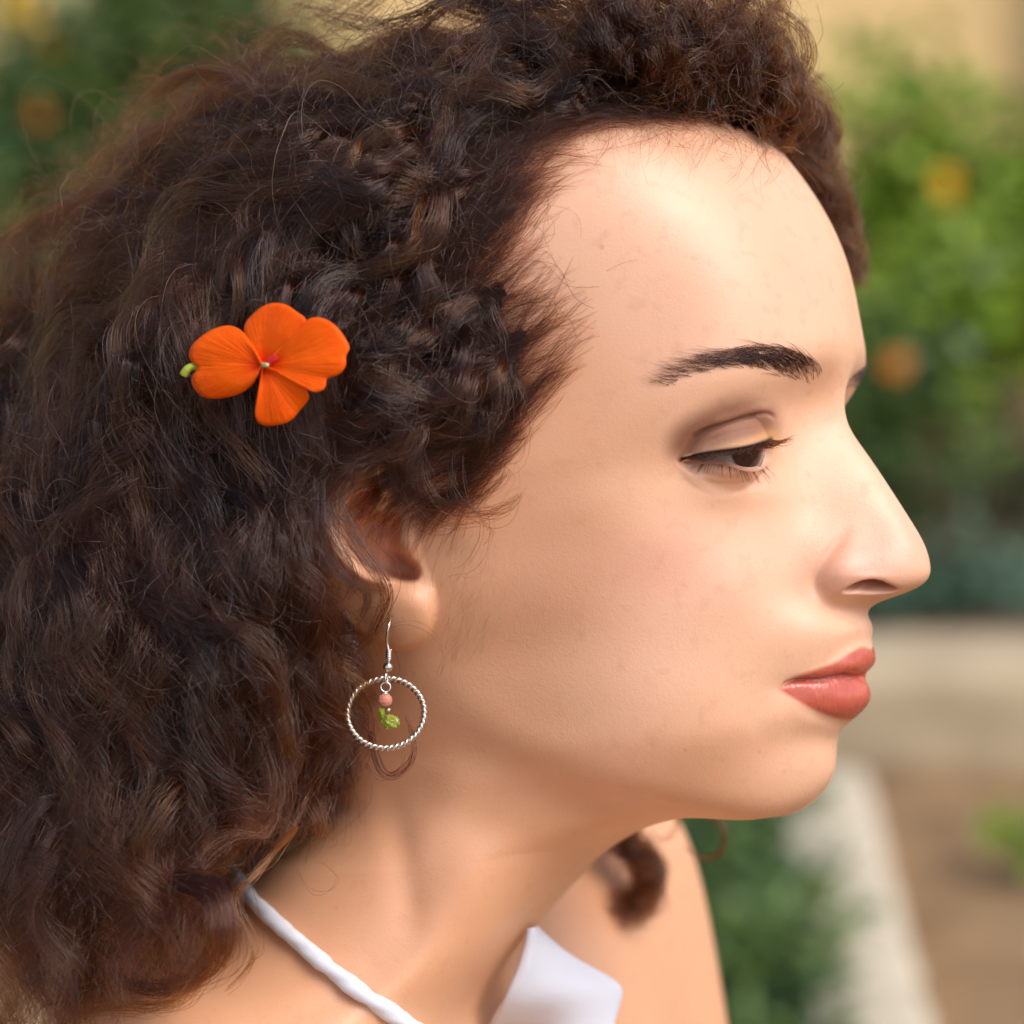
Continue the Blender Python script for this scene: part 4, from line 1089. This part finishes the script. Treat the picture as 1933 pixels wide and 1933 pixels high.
# ------------------------------------------------------------------ flower in the hair
def petal_mat():
    m, nt, b = new_mat('orange_petal')
    tc = N(nt, 'ShaderNodeTexCoord'); nz = N(nt, 'ShaderNodeTexNoise', Scale=120.0, Detail=5.0); nt.links.new(tc.outputs['Object'], nz.inputs['Vector'])
    pa = N(nt, 'ShaderNodeAttribute', attribute_name='petal')
    mp = N(nt, 'ShaderNodeMapping'); mp.inputs['Scale'].default_value = (46.0, 1.6, 9.0); nt.links.new(pa.outputs['Vector'], mp.inputs['Vector'])
    ve = N(nt, 'ShaderNodeTexNoise', Scale=1.0, Detail=3.0); nt.links.new(mp.outputs[0], ve.inputs['Vector'])
    sx = N(nt, 'ShaderNodeSeparateXYZ'); nt.links.new(pa.outputs['Vector'], sx.inputs[0])
    c0 = mixc(nt, nz.outputs['Fac'], (0.93, 0.075, 0.0), (0.95, 0.14, 0.001))
    vr = N(nt, 'ShaderNodeMapRange'); vr.inputs[1].default_value = 0.42; vr.inputs[2].default_value = 0.62; nt.links.new(ve.outputs['Fac'], vr.inputs[0])
    c0 = mixc(nt, mathn(nt, 'MULTIPLY', vr.outputs[0], 0.18), c0, (0.88, 0.04, 0.0))
    br = N(nt, 'ShaderNodeMapRange'); br.inputs[1].default_value = 0.32; br.inputs[2].default_value = 0.08; nt.links.new(sx.outputs[1], br.inputs[0])
    c0 = mixc(nt, mathn(nt, 'MULTIPLY', br.outputs[0], 0.7), c0, (0.80, 0.015, 0.0))
    nt.links.new(c0, b.inputs['Base Color'])
    b.inputs['Roughness'].default_value = 0.55; b.inputs['Subsurface Weight'].default_value = 0.35; b.inputs['Subsurface Scale'].default_value = 0.001
    b.inputs['Specular IOR Level'].default_value = 0.12
    vn = N(nt, 'ShaderNodeTexNoise', Scale=260.0, Detail=6.0); nt.links.new(tc.outputs['Object'], vn.inputs['Vector'])
    bp = N(nt, 'ShaderNodeBump', Strength=0.6, Distance=0.0006); nt.links.new(mathn(nt, 'ADD', vn.outputs['Fac'], ve.outputs['Fac']), bp.inputs['Height']); nt.links.new(bp.outputs[0], b.inputs['Normal'])
    return m
M_PETAL = petal_mat()
def plain(name, c1, c2, scale=60.0, rough=0.6, bump=0.2):
    m, nt, b = new_mat(name)
    tc = N(nt, 'ShaderNodeTexCoord'); nz = N(nt, 'ShaderNodeTexNoise', Scale=scale, Detail=5.0); nt.links.new(tc.outputs['Object'], nz.inputs['Vector'])
    nt.links.new(mixc(nt, nz.outputs['Fac'], c1, c2), b.inputs['Base Color']); b.inputs['Roughness'].default_value = rough
    if bump:
        bp = N(nt, 'ShaderNodeBump', Strength=bump, Distance=0.3/scale); nt.links.new(nz.outputs['Fac'], bp.inputs['Height']); nt.links.new(bp.outputs[0], b.inputs['Normal'])
    return m
M_STEM = plain('flower_green', (0.42, 0.45, 0.03), (0.30, 0.36, 0.04), 200)
LF = 113.0
FORG = hw(498, 688, LF)
flower = add_obj('flower', None, label='orange four-petalled flower tucked into the dark curly hair', category='flower')
flower.location = Vector(FORG)
def petal(base, outline, lb, cup, ruffle, seed, lay):
    O = smooth_poly(outline, 6, closed=False); n = len(O); rows = 14
    rg = np.random.default_rng(seed); ph = rg.uniform(0, 6.28, 3); V = []
    for i in range(rows+1):
        t = i/rows
        for j in range(n):
            x = base[0]+(O[j, 0]-base[0])*t; y = base[1]+(O[j, 1]-base[1])*t
            u = j/(n-1)
            z = cup*(math.sin(t*2.4)-0.4*t)+ruffle*t*t*math.sin(u*9+ph[0])+0.4*ruffle*t*math.sin(u*23+ph[1])-1.2*abs(u-0.5)*t*0.8
            V.append(hw(x, y, lb+z+lay))
    Fq = [[i*n+j, i*n+j+1, (i+1)*n+j+1, (i+1)*n+j] for i in range(rows) for j in range(n-1)]
    return V, Fq
PET = [((492,690), [(494,684),(474,645),(452,622),(430,615),(398,624),(372,642),(358,661),(361,681),(373,694),(363,711),(367,733),(387,750),(420,751),(452,743),(478,723),(491,697)], 2.2, 0.6, 1, 0.6),
       ((497,688), [(491,684),(474,650),(461,618),(480,591),(507,574),(539,575),(561,589),(578,604),(570,624),(535,654),(503,682)], 1.8, 0.5, 2, 0.0),
       ((503,690), [(502,684),(535,652),(570,617),(581,604),(600,599),(630,612),(652,639),(659,659),(653,672),(653,686),(640,706),(617,716),(614,730),(597,740),(572,730),(543,712),(506,694)], 1.6, 0.9, 3, 0.9),
       ((498,693), [(493,696),(488,737),(482,784),(491,800),(517,803),(548,794),(567,773),(583,751),(578,737),(550,713),(504,695)], 2.0, 0.8, 4, 0.3)]
for base, out, cup, ruf, sd, lay in PET:
    o = part('petal', petal(base, out, LF, cup, ruf, sd, lay), M_PETAL, flower, org=FORG)
    nn_ = len(o.data.vertices); ncol = nn_//15
    pa = o.data.attributes.new('petal', 'FLOAT_VECTOR', 'POINT')
    pa.data.foreach_set('vector', np.stack([np.tile(np.linspace(0, 1, ncol), 15), np.repeat(np.linspace(0, 1, 15), ncol), np.full(nn_, sd*0.37)], -1).astype(np.float32).ravel())
    mo = o.modifiers.new('thickness', 'SOLIDIFY'); mo.thickness = 0.00022; mo.offset = 0
part('flower_centre', tube(smooth_poly(np.array([hw(496,690,LF-1), hw(500,689,LF+1.8), hw(505,689,LF+3.0)]), 6), np.linspace(0.0009, 0.0005, 13), 8), plain('flower_eye', (0.75, 0.70, 0.45), (0.35, 0.42, 0.08), 500), flower, org=FORG)
part('throat', petal((500,686), [(498,690),(505,675),(522,670),(527,676),(515,688),(503,692)], LF+1.6, 0.5, 0.1, 7, 0.6), plain('red_throat', (0.75, 0.006, 0.004), (0.6, 0.01, 0.004), 300), flower, org=FORG)
part('bud_spur', tube(smooth_poly(np.array([hw(374,693,LF), hw(362,692,LF+0.6), hw(352,699,LF+1), hw(347,707,LF+0.8)]), 6), np.linspace(0.0009, 0.0012, 19), 8), M_STEM, flower, org=FORG)

# ------------------------------------------------------------------ white halter top
def cloth_mat():
    m, nt, b = new_mat('white_jersey')
    tc = N(nt, 'ShaderNodeTexCoord')
    nz = N(nt, 'ShaderNodeTexNoise', Scale=90.0, Detail=5.0); nt.links.new(tc.outputs['Object'], nz.inputs['Vector'])
    wv = N(nt, 'ShaderNodeTexWave', Scale=900.0, Distortion=1.0); nt.links.new(tc.outputs['Object'], wv.inputs['Vector'])
    nt.links.new(mixc(nt, nz.outputs['Fac'], (0.80, 0.80, 0.84), (0.72, 0.72, 0.78)), b.inputs['Base Color'])
    b.inputs['Roughness'].default_value = 0.85; b.inputs['Sheen Weight'].default_value = 0.2
    hgt = mathn(nt, 'ADD', mathn(nt, 'MULTIPLY', wv.outputs['Fac'], 0.25), nz.outputs['Fac'])
    bp = N(nt, 'ShaderNodeBump', Strength=0.5, Distance=0.0012); nt.links.new(hgt, bp.inputs['Height']); nt.links.new(bp.outputs[0], b.inputs['Normal'])
    return m
M_CLOTH = cloth_mat()
top = add_obj('halter_top', None, person, label='white halter top with a cord strap round the neck')
sp = smooth_poly([(415,1600),(437,1640),(470,1690),(520,1740),(585,1797),(650,1850),(720,1900),(790,1948),(860,2010)], 12)
ls_ = samp(LIN, sp[:, 0], sp[:, 1])*1e3
for _i in range(40): ls_[1:-1] = (ls_[:-2]+ls_[1:-1]+ls_[2:])/3
SP = np.array([hw(sp[i, 0], sp[i, 1], ls_[i]+1.8) for i in range(len(sp))])
tt = np.arange(len(SP))
wob = 1+0.10*np.sin(tt*0.55)+0.06*np.sin(tt*1.3+1)
sv, sf = tube(SP, 0.0025*(1+0.5*(wob-1))*np.interp(tt, [0, len(tt)-1], [0.85, 1.12]), 20)
sv = np.array(sv); ring_c = np.repeat(SP, 20, 0)
tw = np.tile(np.arange(20)/20*6.2832, len(SP)); along = np.repeat(tt, 20)
sv = ring_c+(sv-ring_c)*(1-0.18*np.abs(np.cos(tw+along*0.22))**5)[:, None]
part('strap', (sv, sf), M_CLOTH, top, org=ROOT)
# far skin raster for the panel on the other side
Gf_ = G*MIR; Cf = hc(shear(Gf_)); xf, yf = to_px(Cf)
sel = (np.arange(NR) > NR-190)[:, None] & (np.arange(NC) < NC*0.85)[None] & (G[..., 2] > 0.004)
ixf = ((xf-RX0)/RS).astype(int); iyf = ((yf-RY0)/RS).astype(int)
sel &= (ixf >= 0) & (ixf < RN) & (iyf >= 0) & (iyf < RN)
FD = np.full((RN, RN), 9.0); np.minimum.at(FD, (iyf[sel], ixf[sel]), Cf[..., 2][sel])
for _i in range(12):
    E = FD.copy()
    for dy in (-1, 0, 1):
        for dx in (-1, 0, 1): E = np.minimum(E, np.roll(np.roll(FD, dy, 0), dx, 1))
    FD = np.where(FD > 8, E, FD)
LE_ = smooth_poly([(1000,1752),(1000,1760),(990,1800),(975,1840),(950,1890),(922,1940),(890,2000),(860,2060)], 8)
RE_ = smooth_poly([(1012,1752),(1022,1763),(1060,1795),(1105,1822),(1150,1846),(1172,1868),(1158,1930),(1150,2060)], 8)
V = []; nw = 28
for i in range(len(LE_)):
    for j in range(nw+1):
        u = j/nw; x, y = LE_[i]*(1-u)+RE_[i]*u
        d = float(samp(FD, np.array([x]), np.array([y]))[0])
        edge_ = 0.0012*(1-(2*u-1)**6)
        fold = 0.0007*math.sin(u*9+i*0.05)*min(1, i/30)
        V.append((x, y, d, edge_+fold))
V = np.array(V); D2 = V[:, 2].reshape(len(LE_), nw+1)
D2 = np.where(D2 > 5, np.nan, D2); D2 = np.where(np.isnan(D2), np.nanmedian(D2), D2)
for _i in range(220):
    E = D2.copy(); E[1:-1, 1:-1] = (D2[1:-1, 1:-1]+D2[:-2, 1:-1]+D2[2:, 1:-1]+D2[1:-1, :-2]+D2[1:-1, 2:])/5
    E[:, 0], E[:, -1], E[0], E[-1] = E[:, 1], E[:, -2], E[1], E[-2]
    D2 = E
Vd = V[:, 2].reshape(D2.shape); Mx = np.clip(np.where(Vd > 5, 0, D2-Vd), 0, None)
D3 = D2-np.quantile(Mx, 0.97)
W = [at(V[i, 0], V[i, 1], D3.ravel()[i]-0.005-V[i, 3]) for i in range(len(V))]
Fq = [[i*(nw+1)+j, i*(nw+1)+j+1, (i+1)*(nw+1)+j+1, (i+1)*(nw+1)+j] for i in range(len(LE_)-1) for j in range(nw)]
o = part('front_panel', (W, Fq), M_CLOTH, top, org=ROOT)
mo = o.modifiers.new('thickness', 'SOLIDIFY'); mo.thickness = 0.002; mo.offset = 0

# ------------------------------------------------------------------ the garden behind
def soil_mat():
    m, nt, b = new_mat('soil')
    tc = N(nt, 'ShaderNodeTexCoord')
    n1 = N(nt, 'ShaderNodeTexNoise', Scale=7.0, Detail=8.0, Roughness=0.65); nt.links.new(tc.outputs['Object'], n1.inputs['Vector'])
    n2 = N(nt, 'ShaderNodeTexNoise', Scale=60.0, Detail=6.0); nt.links.new(tc.outputs['Object'], n2.inputs['Vector'])
    r = N(nt, 'ShaderNodeMapRange'); r.inputs[1].default_value = 0.35; r.inputs[2].default_value = 0.68; nt.links.new(n1.outputs['Fac'], r.inputs[0])
    c = mixc(nt, r.outputs[0], (0.17, 0.088, 0.034), (0.39, 0.235, 0.105))
    c = mixc(nt, mathn(nt, 'MULTIPLY', n2.outputs['Fac'], 0.4), c, (0.24, 0.15, 0.08))
    nt.links.new(c, b.inputs['Base Color']); b.inputs['Roughness'].default_value = 0.95
    bp = N(nt, 'ShaderNodeBump', Strength=0.6, Distance=0.03); nt.links.new(n2.outputs['Fac'], bp.inputs['Height']); nt.links.new(bp.outputs[0], b.inputs['Normal'])
    return m
M_SOIL = soil_mat()
n = 120
gx = np.sign(np.linspace(-1, 1, n))*np.abs(np.linspace(-1, 1, n))**2.5*60
gy = np.r_[-60, -20, -8, np.linspace(-3, 12, n-6), 25, 60, 120]
X, Y = np.meshgrid(gx, gy); Z = 0.012*np.sin(X*5.1+Y*3.0)*np.cos(Y*6.3-X*2.0)+rng.normal(0, 0.004, X.shape)
Z = np.where((np.abs(X) < 6) & (Y > 1) & (Y < 12), Z, 0)-0.012
Fg = np.array([(i*n+j, i*n+j+1, (i+1)*n+j+1, (i+1)*n+j) for i in range(len(gy)-1) for j in range(n-1)])
add_obj('ground', mesh_from('ground', np.stack([X, Y, Z], -1).reshape(-1, 3), Fg, M_SOIL), kind='structure')

def ground_at(px, py, z=0.0):
    r = ray(px, py); d = AX*r[0]+AU*r[1]+AD*r[2]
    t = (z-CAM[2])/d[2]
    return CAM+d*t
M_CONC = plain('pale_concrete', (0.50, 0.41, 0.28), (0.64, 0.54, 0.39), 14, 0.9, 0.3)
M_STONE = plain('garden_stone', (0.33, 0.245, 0.14), (0.54, 0.415, 0.26), 9, 0.9, 0.4)
def rough_box(center, size, rz=0.0, bev=0.012, seed=0, jag=0.004):
    """box with rounded, slightly uneven edges"""
    rg = np.random.default_rng(seed); k = 7
    g = np.array([-1, -1+2*bev/min(size), -0.5, 0, 0.5, 1-2*bev/min(size), 1]); g = np.sort(g)
    V, Fq, idx = [], [], {}
    def vid(p):
        key = tuple(np.round(p, 5))
        if key not in idx: idx[key] = len(V); V.append(np.array(p))
        return idx[key]
    for ax in range(3):
        for s in (-1, 1):
            for i in range(k-1):
                for j in range(k-1):
                    q = []
                    for a, b_ in ((i, j), (i+1, j), (i+1, j+1), (i, j+1)):
                        p = np.zeros(3); p[ax] = s; p[(ax+1) % 3] = g[a]; p[(ax+2) % 3] = g[b_]; q.append(vid(p))
                    Fq.append(q if s > 0 else q[::-1])
    out = []
    for p in V:
        h = np.array(size)/2; q = p*h
        lim = h-bev; c = np.clip(q, -lim, lim); e = q-c; ln = np.linalg.norm(e)
        if ln > 1e-9: q = c+e/ln*min(ln, bev)
        q = q+rg.normal(0, jag, 3)*(0.4 if abs(p[2]) == 1 else 1)
        out.append((q[0]*math.cos(rz)-q[1]*math.sin(rz), q[0]*math.sin(rz)+q[1]*math.cos(rz), q[2]))
    return np.array(out)+np.asarray(center), Fq
# kerb running away from the camera
ka, kb = ground_at(1690, 2150, 0.07), ground_at(1545, 1440, 0.07)
kd = kb-ka; klen = np.linalg.norm(kd); kz = math.atan2(kd[1], kd[0])
kerb = add_obj('garden_kerb', None, label='pale concrete kerb running between the grass and the bare soil', category='kerb')
kerb.location = Vector((ka[0], ka[1], 0))
nk = 3
for i in range(nk):
    c = ka+kd*((i+0.5)/nk); c[2] = 0.0
    part('kerb_stone', rough_box((c[0]-ka[0], c[1]-ka[1], 0.02), (klen/nk-0.006, 0.13, 0.10), kz, 0.012, 20+i, 0.0015), M_CONC, kerb)
# low stone wall across the back
wall = add_obj('low_stone_wall', None, label='low pale stone retaining wall in front of the shrubs', category='wall')
wall.location = (0.0, 4.02, 0)
xs = -2.2; i = 0
while xs < 3.2:
    w = rng.uniform(0.34, 0.55)
    part('stone_block', rough_box((xs+w/2, 0, 0.06+rng.normal(0, 0.004)), (w-0.012, 0.26, 0.17), rng.normal(0, 0.01), 0.02, 40+i, 0.004), M_STONE, wall)
    xs += w; i += 1
bedm = plain('planting_bed', (0.07, 0.038, 0.018), (0.15, 0.082, 0.04), 12, 0.95, 0.5)
bx = np.linspace(-4, 5, 40); by = np.linspace(4.14, 8.2, 24)
X, Y = np.meshgrid(bx, by); Z = 0.11+0.02*np.sin(X*4)*np.cos(Y*5)+rng.normal(0, 0.006, X.shape)
add_obj('planting_bed', mesh_from('planting_bed', np.stack([X, Y, Z], -1).reshape(-1, 3), np.array([(i*40+j, i*40+j+1, (i+1)*40+j+1, (i+1)*40+j) for i in range(23) for j in range(39)]), bedm), kind='structure')
# rendered house wall with a pilaster
def render_mat(name, a, b_):
    return plain(name, a, b_, 2.5, 0.9, 0.15)
M_OCHRE = render_mat('ochre_render', (0.82, 0.53, 0.21), (0.88, 0.62, 0.28))
house = add_obj('house_wall', None, label='ochre rendered house wall with a paler pilaster behind the shrubs', category='wall')
house.location = (0, 8.6, 0)
part('wall', rough_box((1.0, 0.15, 2.0), (14, 0.3, 4.2), 0, 0.01, 70, 0.0), M_OCHRE, house)
part('pilaster', rough_box((1.86, -0.06, 2.0), (0.42, 0.18, 4.2), 0, 0.01, 71, 0.0), render_mat('cream_render', (0.72, 0.62, 0.44), (0.80, 0.70, 0.52)), house)

# shrubs: stems, leaf clumps, blossoms
def leaf_mat(name, c1, c2):
    m, nt, b = new_mat(name)
    oi = N(nt, 'ShaderNodeTexCoord'); nz = N(nt, 'ShaderNodeTexNoise', Scale=14.0, Detail=2.0); nt.links.new(oi.outputs['Object'], nz.inputs['Vector'])
    rr = N(nt, 'ShaderNodeMapRange'); rr.inputs[1].default_value = 0.35; rr.inputs[2].default_value = 0.65; nt.links.new(nz.outputs['Fac'], rr.inputs[0])
    nt.links.new(mixc(nt, rr.outputs[0], c1, c2), b.inputs['Base Color'])
    b.inputs['Roughness'].default_value = 0.5
    b.inputs['Transmission Weight'].default_value = 0.0
    b.inputs['Subsurface Weight'].default_value = 0.0
    return m
M_LEAF_A = leaf_mat('leaf_bright', (0.15, 0.26, 0.016), (0.34, 0.43, 0.035))
M_LEAF_B = leaf_mat('leaf_dark', (0.022, 0.07, 0.018), (0.12, 0.18, 0.024))
M_LEAF_C = leaf_mat('leaf_blue', (0.05, 0.11, 0.065), (0.10, 0.17, 0.09))
M_BARK = plain('bark', (0.06, 0.04, 0.025), (0.12, 0.08, 0.05), 30, 0.9, 0.4)
M_YEL = plain('yellow_petal', (0.80, 0.48, 0.01), (0.75, 0.38, 0.01), 80)
M_ORA = plain('orange_blossom', (0.70, 0.22, 0.01), (0.62, 0.14, 0.01), 80)
def leaves(centers, spread, n, size, rg, droop=0.2):
    c = centers[rg.integers(0, len(centers), n)]+rg.normal(0, 1, (n, 3))*spread
    d = rg.normal(0, 1, (n, 3)); d[:, 2] = np.abs(d[:, 2])*0.7-droop; d /= np.linalg.norm(d, axis=1, keepdims=True)
    s = np.cross(d, rg.normal(0, 1, (n, 3))); s /= np.linalg.norm(s, axis=1, keepdims=True)
    nn = np.cross(d, s); L = size*rg.uniform(0.6, 1.3, (n, 1)); w = 0.24*L
    V = np.stack([c, c+d*L*0.4+s*w+nn*L*0.06, c+d*L, c+d*L*0.4-s*w+nn*L*0.06], 1).reshape(-1, 3)
    return V, np.arange(n*4).reshape(n, 4)
def shrub(x, y, z0, h, rx, mat, label, seed, n=2600, size=0.05, blossoms=(), group='shrubs in the planting bed', low=0.3):
    rg = np.random.default_rng(seed)
    o = add_obj('shrub', None, label=label, category='shrub', group=group); o.location = (x, y, z0)
    cl = []; stems = []
    for k in range(9):
        a = rg.uniform(0, 6.28); rr = rx*math.sqrt(rg.random()); hh = h*rg.uniform(0.6, 0.98)*(1-0.3*(rr/rx)**2)
        tip = np.array((rr*math.cos(a), rr*math.sin(a)*0.8, hh))
        base = np.array((0.12*rr*math.cos(a), 0.12*rr*math.sin(a), -0.02)); midp = (base+tip)/2+rg.normal(0, 0.03, 3)
        stems.append(tube(smooth_poly(np.array([base, midp, tip]), 5), np.linspace(0.011, 0.003, 11), 6))
        for q in range(7):
            t = rg.uniform(low, 1.0); cl.append(base+(tip-base)*t+rg.normal(0, min(0.05, 0.2*h), 3))
    part('stems', join(stems), M_BARK, o)
    V, Fq = leaves(np.array(cl), (0.06, 0.06, min(0.055, 0.2*h)), n, size, rg)
    V[:, 2] = np.maximum(V[:, 2], 0.005)
    f = add_obj('foliage', mesh_from('foliage', V, Fq, mat, False), o); f['kind'] = 'stuff'
    for (bx_, by_, bz_, r_, bm_) in blossoms:
        parts = []
        for k in range(7):
            a = k/7*6.283; e = np.array((math.cos(a), -0.35, math.sin(a)))
            parts.append(ico(np.array((bx_, by_, bz_))+e*r_*0.6, r_*0.55, 1, (1, 0.5, 1)))
        part('blossom', join(parts), bm_, o)
def off(px, py, y, x0, y0, z0):
    """local offset of the point seen at pixel (px,py) on the vertical plane at distance y"""
    r = ray(px, py); d = AX*r[0]+AU*r[1]+AD*r[2]; p = CAM+d*(y/d[1]); return (p[0]-x0, p[1]-y0, p[2]-z0)
B0 = 0.11
s1 = (0.93, 5.0); s2 = (0.62, 4.75); s3 = (1.35, 5.3); s9 = (0.68, 5.15)
shrub(*s1, B0, 0.86, 0.26, M_LEAF_A, 'bright green shrub with one yellow blossom in front of the ochre wall', 1, 4600, 0.055, [(*off(1782,345,4.78,*s1,B0), 0.022, M_YEL), (*off(1790,372,4.80,*s1,B0), 0.014, M_ORA)], low=0.74)
shrub(*s2, B0, 0.44, 0.18, M_LEAF_B, 'small dark green shrub with an orange blossom above the low stone wall', 2, 1000, 0.05, [(*off(1690,690,4.58,*s2,B0), 0.022, M_ORA)], low=0.7)
shrub(*s9, B0, 0.82, 0.22, M_LEAF_A, 'light green shrub without blossoms close to the ochre wall', 9, 3600, 0.055, low=0.74)
shrub(*s3, B0, 0.78, 0.28, M_LEAF_A, 'tall bright green shrub at the far end of the low stone wall', 3, 2800, 0.055, low=0.74)
s4 = (-0.83, 5.0); s5 = (-0.60, 5.3); s6 = (-1.15, 5.5)
shrub(*s4, B0, 1.30, 0.36, M_LEAF_B, 'dark green shrub with yellow and orange blossoms behind the curly hair', 4, 5000, 0.055, [(*off(45,10,4.75,*s4,B0), 0.030, M_YEL), (*off(95,85,4.8,*s4,B0), 0.016, M_YEL), (*off(70,215,4.75,*s4,B0), 0.020, M_ORA)])
shrub(*s5, B0, 1.30, 0.34, M_LEAF_B, 'tall deep green shrub beside the one with yellow and orange blossoms', 5, 4200, 0.06)
shrub(*s6, B0, 1.25, 0.36, M_LEAF_A, 'broad yellow-green shrub beside the deep green ones', 6, 4200, 0.06)
shrub(0.0, 5.3, B0, 0.70, 0.30, M_LEAF_B, 'dark rounded shrub in the middle of the planting bed', 8, 2000, 0.06)
for k, (x, y, h_) in enumerate(((0.80, 4.36, 0.10), (1.02, 4.34, 0.10), (0.60, 4.38, 0.09))):
    shrub(x, y, B0, h_, 0.12, M_LEAF_C, 'low blue-green plant growing along the top of the stone wall', 30+k, 700, 0.035, group='low plants along the wall')
# grass along the kerb and small weeds
def grass(name, pts, n, hgt, rg, mat, spread):
    c = pts[rg.integers(0, len(pts), n)]+np.c_[rg.normal(0, spread, (n, 2)), np.zeros(n)]
    a = rg.uniform(0, 6.28, n); h_ = hgt*rg.uniform(0.4, 1.2, n); lean = rg.normal(0, 0.35, (n, 2))
    w = 0.0035
    sx = np.c_[np.cos(a), np.sin(a), np.zeros(n)]*w
    tip = c+np.c_[lean*h_[:, None], h_]; mid_ = c+np.c_[lean*h_[:, None]*0.35, h_*0.6]
    V = np.stack([c-sx, c+sx, mid_+sx*0.7, tip, mid_-sx*0.7], 1).reshape(-1, 3)
    Fq = [[5*i, 5*i+1, 5*i+2, 5*i+3, 5*i+4] for i in range(n)]
    o = add_obj(name, mesh_from(name, V, Fq, mat, False), kind='stuff', label='green grass and ground cover growing against the pale kerb', category='grass')
    return o
rg = np.random.default_rng(77)
gp = []
for _i in range(900):
    py = rg.uniform(1500, 2250); px = rg.uniform(1180, 1480+0.22*(py-1500))
    gp.append(ground_at(px, py, 0.0))
grass('grass', np.array(gp), 9000, 0.085, rg, M_LEAF_C, 0.015)
def weed(px, py, label, seed, mat=M_LEAF_A, h_=0.07, r_=0.05, n=160, blossom=None):
    p = ground_at(px, py, 0.0); rg = np.random.default_rng(seed)
    o = add_obj('weed', None, label=label, category='plant', group='small plants on the soil'); o.location = Vector(p)
    stems = []; cl = []
    for k in range(6):
        a = rg.uniform(0, 6.28); tip = np.array((r_*math.cos(a), r_*math.sin(a), h_*rg.uniform(0.6, 1)))
        stems.append(tube(smooth_poly(np.array([(0, 0, -0.03), tip*0.5+np.array((0, 0, 0.01)), tip]), 4), 0.0018, 5)); cl += [tip, tip*0.7]
    part('stems', join(stems), M_BARK, o)
    V, Fq = leaves(np.array(cl), (0.012, 0.012, 0.012), n, 0.03, rg); V[:, 2] = np.maximum(V[:, 2], 0.0)
    f = add_obj('foliage', mesh_from('foliage', V, Fq, mat, False), o); f['kind'] = 'stuff'
    if blossom: part('blossom', ico((0, -0.01, h_+0.015), 0.011, 2, (1, 1, 0.7)), blossom, o)
rg = np.random.default_rng(78)
cl_ = []
for _i in range(70):
    py = rg.uniform(1520, 2200); px = rg.uniform(1300, 1470+0.20*(py-1500)); q_ = ground_at(px, py, 0.0); cl_.append((q_[0], q_[1], rg.uniform(0.03, 0.10)))
V, Fq = leaves(np.array(cl_), (0.02, 0.02, 0.02), 1300, 0.04, rg)
add_obj('ground_cover', mesh_from('ground_cover', V, Fq, M_LEAF_B, False), kind='stuff', label='dark green leafy ground cover spilling towards the pale kerb', category='ground cover')
weed(1925, 1650, 'small green weed on the bare brown soil beyond the kerb', 51)
weed(1450, 1945, 'small plant with one yellow blossom in the grass by the kerb', 52, M_LEAF_C, 0.06, 0.04, 120, M_YEL)
